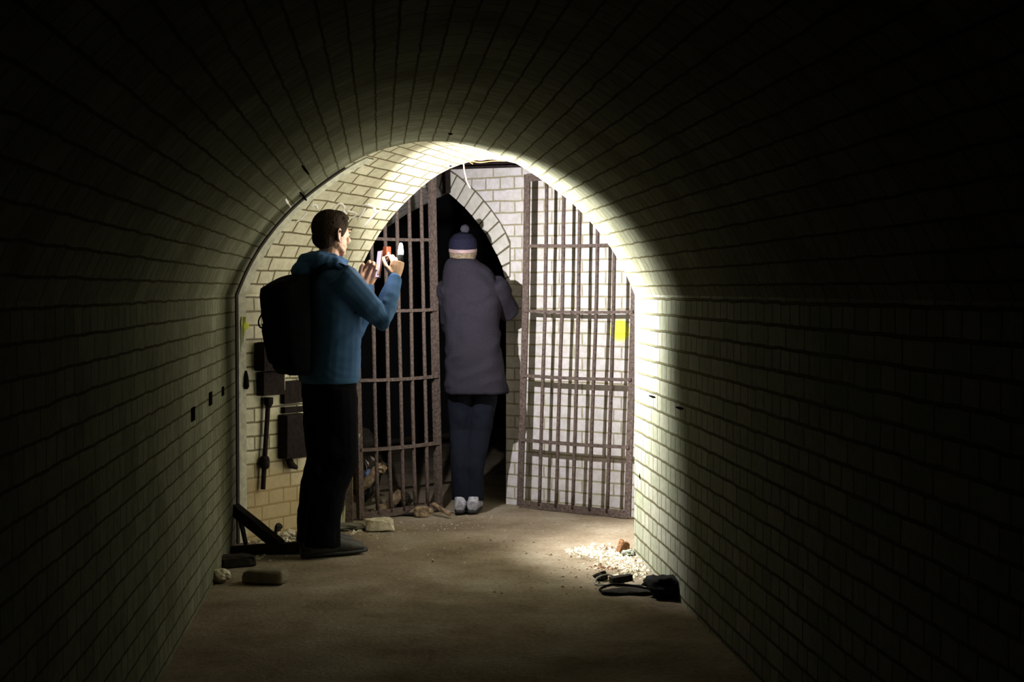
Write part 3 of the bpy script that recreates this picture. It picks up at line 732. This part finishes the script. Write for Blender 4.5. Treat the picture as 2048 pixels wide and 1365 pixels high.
def hand(mb, wrist, d, palm, thumb, k=1.0, curls=(55, 60, 65, 70), tcurl=30, close=1.0, spread=.4):
    """d = wrist to knuckles, palm = direction the palm faces, thumb = side of the thumb"""
    wrist = Vector(wrist); d = Vector(d).normalized(); palm = Vector(palm); palm = (palm - d * palm.dot(d)).normalized()
    th = Vector(thumb); th = (th - d * th.dot(d) - palm * th.dot(palm)).normalized()
    mb.tube([wrist - d * .02 * k, wrist, wrist + d * .03 * k, wrist + d * .06 * k, wrist + d * .088 * k],
            [(.026*k, .020*k), (.027*k, .019*k), (.036*k, .0175*k), (.041*k, .0155*k), (.040*k, .012*k)], 14, ax=th)
    lens = ((.042, .026, .022), (.047, .030, .023), (.044, .028, .022), (.034, .021, .020))
    for i in range(4):
        off = (.031 - i * .0205) * k; base = wrist + d * (.080 - .004 * abs(i - 1)) * k + th * off
        fd = (d + th * (.10 - i * .07) * spread).normalized(); p = base; pts = [base - d * .02 * k, base]; ang = 0
        for j, L in enumerate(lens[i]):
            ang += math.radians(curls[i]) * (.9, 1.0, .6)[j] * close
            v = fd * math.cos(ang) + palm * math.sin(ang); p = p + v * L * k; pts.append(p)
        mb.tube(pts, [.0095*k, .0100*k, .0090*k, .0082*k, .0070*k], 10)
    tb = wrist + d * .022 * k + th * .026 * k
    t1 = tb + (th * .75 + d * .75 + palm * .45).normalized() * .040 * k
    a = math.radians(tcurl); v = (d * .9 + palm * .55 + th * .25).normalized(); t2 = t1 + (v * math.cos(a) + palm * math.sin(a)).normalized() * .032 * k
    t3 = t2 + (d * .8 + palm * .6 - th * .15).normalized() * .025 * k
    mb.tube([tb - d * .01 * k - th * .01 * k, tb, t1, t2, t3], [.013*k, .0145*k, .0115*k, .0100*k, .0080*k], 10)
def head(mb, fig, c, k=1.0, turn=0):
    """c = centre between the ears"""
    c = Vector(c); a = math.radians(turn); Fv = fig.F * math.cos(a) + fig.R * math.sin(a); Rv = fig.R * math.cos(a) - fig.F * math.sin(a); Z = fig.Z
    def P(r, f, z): return c + (Rv * r + Fv * f + Z * z) * k
    mb.ell(P(0, -.012, .035), Rv, Fv, Z, .073*k, .094*k, .085*k, 24)          # cranium
    mb.ell(P(0, .028, .012), Rv, Fv, Z, .064*k, .062*k, .085*k, 20)           # brow and face
    mb.ell(P(0, .036, -.045), Rv, Fv, Z, .052*k, .048*k, .056*k, 20)          # cheeks and jaw
    mb.ell(P(0, .062, -.084), Rv, Fv, Z, .026*k, .022*k, .022*k, 14)          # chin
    mb.tube([P(s_, f_, z_) for s_, f_, z_ in ((-.056, -.005, -.045), (-.045, .035, -.076), (0, .066, -.088), (.045, .035, -.076), (.056, -.005, -.045))], [.012*k, .016*k, .016*k, .016*k, .012*k], 10)
    mb.tube([P(0, .088, .012), P(0, .100, -.008), P(0, .112, -.026), P(0, .096, -.037)], [.008*k, .010*k, .0135*k, .009*k], 10)   # nose
    for s_ in (-1, 1):
        mb.ell(P(.040*s_, .012, -.030), Rv, Fv, Z, .028*k, .050*k, .050*k, 14)
        mb.ell(P(.012*s_, .094, -.030), Rv, Fv, Z, .009*k, .010*k, .008*k, 10)
        mb.ell(P(.030*s_, .080, .024), Rv, Fv, Z, .024*k, .012*k, .008*k, 12)  # brow ridge
        mb.ell(P(.046*s_, .062, -.022), Rv, Fv, Z, .020*k, .020*k, .016*k, 12) # cheekbone
        e0 = P(.072*s_, -.008, 0)                                               # ear: rim and lobe
        ring_ = [(0, -.004, -.030), (.006, -.014, -.008), (.011, -.020, .014), (.010, -.014, .030), (.005, .000, .032), (.002, .006, .020)]
        mb.tube([e0 + (Rv*(r_*s_) + Fv*f_ + Z*z_)*k for r_, f_, z_ in ring_], [.0065*k, .006*k, .0055*k, .0055*k, .005*k, .004*k], 8)
        mb.ell(e0 + (Rv*(.001*s_) + Fv*(-.004))*k, Rv, Fv, Z, .005*k, .013*k, .024*k, 10)
        mb.ell(e0 + (Rv*(.003*s_) + Fv*(-.001) + Z*(-.030))*k, Rv, Fv, Z, .005*k, .007*k, .009*k, 10)
    mb.ell(P(0, .083, -.058), Rv, Fv, Z, .022*k, .010*k, .006*k, 12)          # lips
    mb.ell(P(0, .081, -.067), Rv, Fv, Z, .018*k, .010*k, .006*k, 12)
    return P, Rv, Fv
M_skin = plain('skin', (.50, .29, .19), .55, scale=30, bump=.08, var=.12)
b_sk = M_skin.node_tree.nodes['Principled BSDF']; b_sk.inputs['Subsurface Weight'].default_value = .08; b_sk.inputs['Subsurface Radius'].default_value = (.01, .004, .002)
M_hood = plain('teal_blue_hoodie', (.022, .082, .20), .85, scale=250, bump=.12, var=.25)
M_trou = plain('black_trousers', (.0035, .0035, .005), .95, spec=.04, scale=120, bump=.2)
M_hair = plain('dark_brown_hair', (.045, .027, .016), .9, spec=.1, scale=160, bump=.8, col2=(.015, .010, .007))

# ---------------------------------------------------------------- the man holding up the lamp and the phone
m1 = Fig(-.946, 8.0, 60)
LEGS = (((.085, 0), (.10, .005), (.105, -.055), (.11, -.085)), ((-.085, .01), (-.10, .01), (-.10, -.02), (-.10, -.045)))
man = empty('person', m1(0, 0, 0)); props(man, 'person in a blue hoodie wearing a backpack and holding up a lit lamp', 'person')
RS, RE, RW = m1(.185, 0, 1.415), m1(.215, .200, 1.205), m1(.110, .325, 1.42)
LS, LE, LWr = m1(-.185, .01, 1.415), m1(-.135, .235, 1.15), m1(-.105, .262, 1.385)
b_ = MB()
torso(b_, m1, [(.84, 0, 0, .150, .095), (.98, 0, 0, .150, .100), (1.10, 0, .01, .135, .095), (1.25, 0, .015, .155, .105), (1.38, 0, .005, .165, .095), (1.44, 0, -.005, .12, .07), (1.49, 0, .0, .055, .055)], 20)
b_.tube([m1(0, -.018, 1.44), m1(0, -.008, 1.50), m1(0, .005, 1.56), m1(0, .012, 1.62)], [.062, .055, .054, .056], 16)
HC = m1(0, .018, 1.640)
P1, R1, F1 = head(b_, m1, HC, 1.02, -16)
for S_, E_, W_ in ((RS, RE, RW), (LS, LE, LWr)):
    b_.tube([S_, S_.lerp(E_, .5), E_, E_.lerp(W_, .4), W_], [.050, .043, .038, .038, .025], 12)
for (a0, a1, a2, a3) in LEGS:
    b_.tube([m1(*a0, .92), m1(*a1, .65), m1(a1[0], a1[1], .48), m1(*a2, .33), m1(*a3, .09)], [.085, .070, .052, .050, .036], 12)
    b_.tube([m1(a3[0], a3[1] - .03, .05), m1(a3[0], a3[1] + .05, .05), m1(a3[0], a3[1] + .13, .04)], [.033, .034, .028], 10)
# right fist round the lamp, left hand round the phone
RHd = (m1.Z * .97 + m1.F * .20 - m1.R * .02)
hand(b_, RW, RHd, -m1.R * .9 - m1.F * .15, -m1.F + m1.Z * .2, 1.06, curls=(50, 56, 62, 66), tcurl=5)
LHd = (m1.Z * .95 + m1.F * .33 + m1.R * .1)
hand(b_, LWr, LHd, m1.R * .9 - m1.F * .25, -m1.F * .9 - m1.R * .2, 1.08, curls=(44, 50, 56, 62), tcurl=10)
body = link('body', melt(b_, .0035, 2), M_skin, man)
for s_ in (-1, 1):
    MB().ell(P1(.030*s_, .079, .006), R1, F1, m1.Z, .0125, .010, .008, 12).build('eye', plain('eye', (.6, .6, .58), .2, bump=0, var=0), man)
    MB().ell(P1(.030*s_, .093, .030), R1, F1, m1.Z, .020, .004, .0035, 10).build('eyebrow', M_hair, man)
MB().ell(P1(0, .0925, -.062), R1, F1, m1.Z, .020, .004, .0035, 10).build('mouth', plain('lip', (.42, .18, .14), .5), man)
# hair: cropped at the nape, a little longer on top
b_ = MB()
b_.ell(P1(0, -.016, .040), R1, F1, m1.Z, .0815, .099, .094, 26)
b_.ell(P1(0, .020, .086), R1, F1, m1.Z, .062, .070, .044, 22)
b_.ell(P1(0, .070, .088), R1, F1, m1.Z, .046, .026, .020, 16)
b_.ell(P1(0, -.050, -.012), R1, F1, m1.Z, .068, .058, .060, 20)
for s_ in (-1, 1):
    b_.ell(P1(.058*s_, .030, .058), R1, F1, m1.Z, .016, .030, .034, 12)
    b_.ell(P1(.067*s_, .016, .022), R1, F1, m1.Z, .007, .009, .026, 10)
link('hair', melt(b_, .005, 2, (.0022, 90, 1)), M_hair, man)
# hoodie
b_ = MB()
torso(b_, m1, [(.895, 0, 0, .180, .140), (.93, 0, 0, .185, .145), (1.00, 0, .005, .185, .145), (1.12, 0, .015, .180, .135), (1.25, 0, .02, .192, .140), (1.36, 0, .01, .200, .128), (1.425, 0, 0, .178, .105), (1.475, 0, -.008, .10, .085), (1.505, 0, -.01, .072, .076)], 26)
for S_, E_, W_, w_ in ((RS, RE, RW, RHd), (LS, LE, LWr, LHd)):
    b_.tube([S_ - (E_ - S_) * .12, S_, S_.lerp(E_, .35), S_.lerp(E_, .75), E_, E_.lerp(W_, .3), E_.lerp(W_, .7), W_ - (W_ - E_) * .02], [.07, .080, .073, .063, .058, .056, .046, .038], 14)
    b_.tube([E_.lerp(W_, .80), W_ + Vector(w_).normalized() * .008], [.041, .036], 14)
hoodie = link('hoodie', melt(b_, .0065, 3, (.0042, 9, 1.4)), M_hood, man)
b_ = MB()   # hood bunched behind the neck
b_.tube([m1(.085, .055, 1.475), m1(.105, -.01, 1.495), m1(.085, -.085, 1.505), m1(0, -.13, 1.50), m1(-.085, -.085, 1.505), m1(-.105, -.01, 1.495), m1(-.085, .055, 1.475)], [.022, .034, .042, .048, .042, .034, .022], 12)
b_.tube([m1(.065, .075, 1.50), m1(.082, .0, 1.525), m1(.06, -.07, 1.535), m1(0, -.095, 1.53), m1(-.06, -.07, 1.535), m1(-.082, .0, 1.525), m1(-.065, .075, 1.50)], [.014, .018, .022, .024, .022, .018, .014], 12)
b_.ell(m1(0, -.15, 1.455), m1.R, m1.F, m1.Z, .085, .045, .05, 16)
link('hood', melt(b_, .006, 2, (.006, 16, 1)), M_hood, hoodie)
b_ = MB(); torso(b_, m1, [(.880, 0, 0, .172, .133), (.890, 0, 0, .181, .142), (.925, 0, 0, .184, .145), (.935, 0, 0, .180, .140)], 32)
b_.build('waistband', plain('ribbed_teal_hem', (.024, .10, .22), .85, bump=.1), hoodie)
# trousers
b_ = MB()
torso(b_, m1, [(.80, 0, 0, .165, .125), (.88, 0, 0, .172, .130), (.95, 0, 0, .165, .125)], 24)
for (a0, a1, a2, a3) in LEGS:
    b_.tube([m1(*a0, .86), m1(*a0, .80), m1(a1[0], a1[1], .62), m1(a1[0], a1[1] + .01, .48), m1(a2[0], a2[1], .34), m1(a3[0], a3[1], .16), m1(a3[0], a3[1], .055)],
            [.105, .112, .103, .094, .092, .088, .092], 16)
b_.ell(m1(.16, -.02, .57), m1.R, m1.F, m1.Z, .035, .075, .10, 14)   # thigh pocket
b_.ell(m1(.105, -.125, .44), m1.R, m1.F, m1.Z, .05, .035, .05, 12)
link('trousers', melt(b_, .007, 3, (.006, 7, 1.1)), M_trou, man)
# boots
M_boot = plain('dark_boot', (.055, .052, .05), .65, scale=60, bump=.3); M_sole = plain('boot_sole', (.015, .015, .014), .7)
for (r_, f_) in ((.112, -.085), (-.105, -.045)):
    b_ = MB()
    b_.tube([m1(r_, f_ - .085, .052), m1(r_, f_ - .03, .058), m1(r_, f_ + .06, .056), m1(r_ + .005, f_ + .14, .045), m1(r_ + .008, f_ + .215, .034)],
            [(.036, .045), (.041, .050), (.046, .047), (.049, .036), (.036, .022)], 16, ax=m1.R)
    b_.tube([m1(r_, f_ - .03, .05), m1(r_, f_ - .02, .15)], [.055, .052], 14)
    bt = link('boot', melt(b_, .005, 3), M_boot, man)
    b_ = MB(); b_.tube([m1(r_, f_ - .115, .016), m1(r_, f_ - .08, .016), m1(r_, f_, .016), m1(r_ + .004, f_ + .10, .016), m1(r_ + .008, f_ + .19, .018), m1(r_ + .008, f_ + .24, .02)],
                       [(.022, .014), (.038, .016), (.038, .016), (.050, .016), (.044, .016), (.020, .012)], 14, ax=m1.R)
    b_.build('sole', M_sole, bt)
    b_ = MB()
    for k_ in range(4): b_.tube([m1(r_ - .026, f_ + .05 + k_ * .024, .094 - k_ * .010), m1(r_, f_ + .055 + k_ * .024, .106 - k_ * .010), m1(r_ + .026, f_ + .05 + k_ * .024, .094 - k_ * .010)], .003, 6)
    b_.build('laces', plain('pale_laces', (.35, .30, .24), .8, bump=0), bt)
b_ = MB().tube([m1(.172, .085, .60), m1(.170, .09, .625)], [(.006, .002), (.009, .002)], 8); b_.build('zip_pull', plain('bright_tag', (.6, .6, .5), .4, bump=0), man)

# backpack: worn, but a thing of its own
pack = empty('backpack', m1(-.01, -.27, .93)); props(pack, 'tall black backpack worn on the back of the person in the blue hoodie', 'backpack')
M_pack = plain('black_pack_cloth', (.004, .004, .005), .9, spec=.05, scale=200, bump=.3)
b_ = MB(); torso(b_, m1, [(.93, 0, -.20, .12, .055), (.96, 0, -.205, .140, .070), (1.08, 0, -.222, .148, .090), (1.24, 0, -.235, .150, .105), (1.33, 0, -.240, .148, .110), (1.365, 0, -.238, .140, .106), (1.40, 0, -.215, .125, .080), (1.435, 0, -.17, .10, .04)], 28, 3)
bag = link('bag', melt(b_, .006, 2, (.004, 8, 1)), M_pack, pack)
b_ = MB(); torso(b_, m1, [(.98, 0, -.275, .105, .02), (1.01, 0, -.28, .115, .03), (1.15, 0, -.305, .115, .034), (1.19, 0, -.312, .105, .025)], 24, 3)
link('front_pocket', melt(b_, .006, 2), M_pack, pack)
for s_ in (-1, 1):
    b_ = MB(); b_.tube(curve_pts([m1(.085*s_, -.13, 1.42), m1(.105*s_, -.08, 1.485), m1(.115*s_, .0, 1.495), m1(.125*s_, .09, 1.44), m1(.135*s_, .140, 1.34), m1(.165*s_, .115, 1.27), m1(.175*s_, .06, 1.24)], 5), [(.024, .006)] * 36, 10, ax=m1.R)
    b_.build('shoulder_strap', M_pack, pack)
b_ = MB().tube(curve_pts([m1(.06, -.345, 1.27), m1(.06, -.385, 1.24), m1(.06, -.405, 1.20), m1(.06, -.39, 1.17), m1(.06, -.335, 1.185)], 5), .0045, 8)
b_.build('hanging_loop', M_pack, pack)
b_ = MB().tube(curve_pts([m1(.03, -.17, 1.435), m1(.02, -.175, 1.48), m1(-.02, -.175, 1.48), m1(-.03, -.17, 1.435)], 4), .007, 8)
b_.build('grab_handle', M_pack, pack)

# lamp in the right hand
M_glow = bpy.data.materials.new('lamp_glow'); t, b = nt(M_glow); b.inputs['Emission Color'].default_value = (1, .97, 1, 1); b.inputs['Emission Strength'].default_value = 7; b.inputs['Base Color'].default_value = (.9, .9, .9, 1)
lamp = empty('hand_lamp', TORCH + Vector((0, 0, -.12))); props(lamp, 'small lit white lamp held up in the right hand of the person in blue', 'lamp')
ax_ = m1.Z + m1.F * .06 - m1.R * .04
def Lp(h): return TORCH + ax_ * h
MB().tube([Lp(-.115), Lp(-.11), Lp(-.06), Lp(-.035)], [.012, .015, .015, .013], 14).build('body', M_black, lamp)
MB().tube([Lp(-.035), Lp(-.02), Lp(.01), Lp(.022), Lp(.027)], [(.014, .012), (.015, .013), (.011, .010), (.008, .007), (.003, .003)], 14).build('lens', M_glow, lamp)
# phone in the left hand
PC = m1(-.060, .315, 1.495)
ph = empty('mobile_phone', PC + Vector((0, 0, -.075))); props(ph, 'mobile phone held upright in the left hand of the person in blue', 'phone')
pz = (m1.Z + m1.F * .12 + m1.R * .0).normalized(); pn = (m1.F * .99 + m1.R * .12).normalized(); pn = (pn - pz * pn.dot(pz)).normalized(); px_ = pz.cross(pn)
MB().box(PC, px_, pz, pn, .034, .074, .0045).build('case', plain('phone_case', (.10, .03, .025), .4, bump=0), ph, smooth=False, bevel=.003)
M_scr = bpy.data.materials.new('phone_screen'); t, b = nt(M_scr); b.inputs['Base Color'].default_value = (.5, .45, .55, 1); b.inputs['Roughness'].default_value = .15
b.inputs['Emission Color'].default_value = (.75, .68, .9, 1); b.inputs['Emission Strength'].default_value = .9
MB().box(PC - pn * .0049, px_, pz, pn, .031, .069, .0007).build('screen', M_scr, ph, smooth=False)
MB().tube([PC + px_ * .036 + pz * .01, PC + px_ * .036 + pz * .03], .0012, 6).build('side_button', M_black, ph)
# small orange camera between the hands
oc = m1(-.045, .354, 1.565)
dv = empty('compact_camera', oc + Vector((0, 0, -.03))); props(dv, 'small dark orange device with a green light held between the phone and the lamp', 'camera')
MB().box(oc, m1.R, m1.F, m1.Z, .024, .014, .024).build('case', plain('burnt_orange', (.30, .06, .02), .5), dv, smooth=False, bevel=.006)
M_grn = bpy.data.materials.new('green_light'); t, b = nt(M_grn); b.inputs['Emission Color'].default_value = (.25, 1, .5, 1); b.inputs['Emission Strength'].default_value = 4
MB().ell(at(779, 505, 7.95 + .0) * 0 + oc + m1.R * .026 - m1.F * .004 - m1.Z * .012, m1.R, m1.F, m1.Z, .003, .0055, .0055, 12).build('indicator_light', M_grn, dv)

# ---------------------------------------------------------------- the person in the doorway, back to us
m2 = Fig(-.232, 9.46, 6)
per = empty('person', m2(0, 0, 0)); props(per, 'person in a long dark jacket and bobble hat standing in the doorway', 'person')
M_jack = plain('charcoal_jacket', (.021, .019, .027), .95, spec=.06, scale=150, bump=.2); M_tr2 = plain('navy_trousers', (.009, .011, .018), .95, spec=.06, scale=120, bump=.2)
b_ = MB()
hc2 = m2(-.075, .05, 1.585)
torso(b_, m2, [(.80, -.01, 0, .145, .10), (1.0, -.01, 0, .135, .095), (1.20, -.02, .01, .155, .10), (1.34, -.03, .02, .155, .09), (1.42, -.045, .03, .06, .06)], 20)
b_.tube([m2(-.05, .03, 1.38), m2(-.06, .035, 1.46), m2(-.07, .045, 1.55)], [.058, .054, .052], 14)
P2, R2, F2 = head(b_, m2, hc2, .98, -8)
RS2, RE2, RW2 = m2(.120, .03, 1.38), m2(.190, .13, 1.235), m2(.09, .27, 1.37)
LS2, LE2, LW2 = m2(-.155, .03, 1.36), m2(-.155, .16, 1.14), m2(-.11, .29, 1.34)
for S_, E_, W_ in ((RS2, RE2, RW2), (LS2, LE2, LW2)):
    b_.tube([S_, S_.lerp(E_, .5), E_, E_.lerp(W_, .4), W_], [.05, .043, .038, .037, .024], 12)
hand(b_, RW2, m2.Z * .8 - m2.R * .5 + m2.F * .2, -m2.R + m2.F * .3, m2.Z * .3 - m2.F, .95, curls=(50, 55, 60, 60))
hand(b_, LW2, m2.Z * .85 + m2.R * .4 + m2.F * .2, m2.R + m2.F * .3, m2.Z * .3 - m2.F, .95, curls=(50, 55, 60, 60))
L2 = (((.065, 0, .88), (.035, .01, .50), (.00, -.02, .09)), ((-.085, 0, .88), (-.085, .03, .50), (-.075, -.03, .09)))
for a0, a1, a2 in L2:
    b_.tube([m2(*a0), m2(*a1), m2(*a2)], [.08, .05, .036], 12); b_.tube([m2(a2[0], a2[1] - .05, .05), m2(a2[0], a2[1] + .12, .04)], [.03, .028], 10)
link('body', melt(b_, .005, 2), M_skin, per)
for s_ in (-1, 1):
    MB().ell(P2(.030*s_, .079, .006), R2, F2, m2.Z, .0125, .010, .008, 12).build('eye', plain('eye', (.6, .6, .58), .2, bump=0, var=0), per)
b_ = MB(); b_.ell(P2(0, -.02, -.005), R2, F2, m2.Z, .082, .090, .058, 20); b_.ell(P2(0, -.045, -.04), R2, F2, m2.Z, .070, .06, .045, 18)
link('hair', melt(b_, .005, 2, (.004, 50, .4)), plain('light_grey_brown_hair', (.22, .17, .11), .8, scale=100, bump=.8, col2=(.10, .075, .05)), per)
b_ = MB()
b_.tube([P2(0, -.012, .012), P2(0, -.012, .045), P2(0, -.014, .085), P2(0, -.014, .115), P2(0, -.014, .130)], [(.083, .100), (.087, .104), (.080, .096), (.056, .068), (.02, .024)], 28, ax=R2)
hat = link('beanie_hat', melt(b_, .005, 1, (.0016, 60, .3)), plain('dark_navy_knit', (.013, .013, .028), .95, spec=.05, scale=90, bump=.6), per)
link('bobble', melt(MB().ell(P2(.012, -.02, .150), R2, F2, m2.Z, .026, .026, .026, 16), .004, 1, (.004, 70, 1)), plain('grey_bobble', (.035, .033, .048), .95, scale=60, bump=.8), hat)
MB().tube([P2(.086 * math.cos(a_), -.012 + .103 * math.sin(a_), .018 + .012 * math.sin(a_ * 1) ) for a_ in [2 * math.pi * k_ / 28 for k_ in range(29)]], [(.012, .003)] * 29, 8, ax=(0, 0, 1)).build('head_torch_strap', plain('pinkish_grey_strap', (.30, .21, .21), .7), per)
# jacket
b_ = MB()
torso(b_, m2, [(.735, .015, -.02, .192, .150), (.78, .012, -.02, .185, .150), (.95, .0, -.01, .168, .140), (1.12, -.01, 0, .162, .130), (1.26, -.015, .01, .168, .128), (1.36, -.02, .015, .170, .115), (1.43, -.030, .02, .158, .105), (1.48, -.045, .02, .135, .098), (1.515, -.065, .02, .105, .095), (1.54, -.074, .02, .082, .085)], 28)
for S_, E_, W_ in ((RS2, RE2, RW2), (LS2, LE2, LW2)):
    b_.tube([S_ - (E_ - S_) * .15, S_, S_.lerp(E_, .5), E_, E_.lerp(W_, .3), E_.lerp(W_, .7), W_], [.07, .082, .076, .070, .064, .052, .040], 14)
link('jacket', melt(b_, .008, 2, (.014, 5.0, 1.3)), M_jack, per)
b_ = MB(); torso(b_, m2, [(.76, 0, 0, .150, .11), (.86, 0, 0, .155, .115)], 20)
for (a0, a1, a2), rr in zip(L2, (.072, .066)):
    b_.tube([m2(a0[0], a0[1], .84), m2(a0[0] * .9, 0, .70), m2(*a1), m2(a2[0], a2[1], .28), m2(a2[0], a2[1], .11), m2(a2[0], a2[1], .075)], [.085, .085, .068, .064, .060, .058], 14)
link('trousers', melt(b_, .007, 3, (.006, 7, 1.0)), M_tr2, per)
M_sh2 = plain('light_grey_shoe', (.42, .42, .46), .6, scale=40, bump=.3, col2=(.22, .22, .26))
for a0, a1, a2 in L2:
    b_ = MB(); b_.tube([m2(a2[0], a2[1] - .085, .045), m2(a2[0], a2[1] - .04, .052), m2(a2[0], a2[1] + .05, .046), m2(a2[0], a2[1] + .13, .036), m2(a2[0], a2[1] + .18, .028)], [(.030, .036), (.038, .046), (.040, .042), (.042, .032), (.03, .02)], 14, ax=m2.R)
    b_.tube([m2(a2[0], a2[1] - .03, .05), m2(a2[0], a2[1] - .025, .10)], [.042, .040], 12)
    sh = link('shoe', melt(b_, .005, 2), M_sh2, per)
    MB().tube([m2(a2[0], a2[1] - .10, .014), m2(a2[0], a2[1] - .05, .014), m2(a2[0], a2[1] + .08, .014), m2(a2[0], a2[1] + .19, .016)], [(.024, .012), (.038, .014), (.044, .014), (.025, .012)], 12, ax=m2.R).build('sole', M_sole, sh)
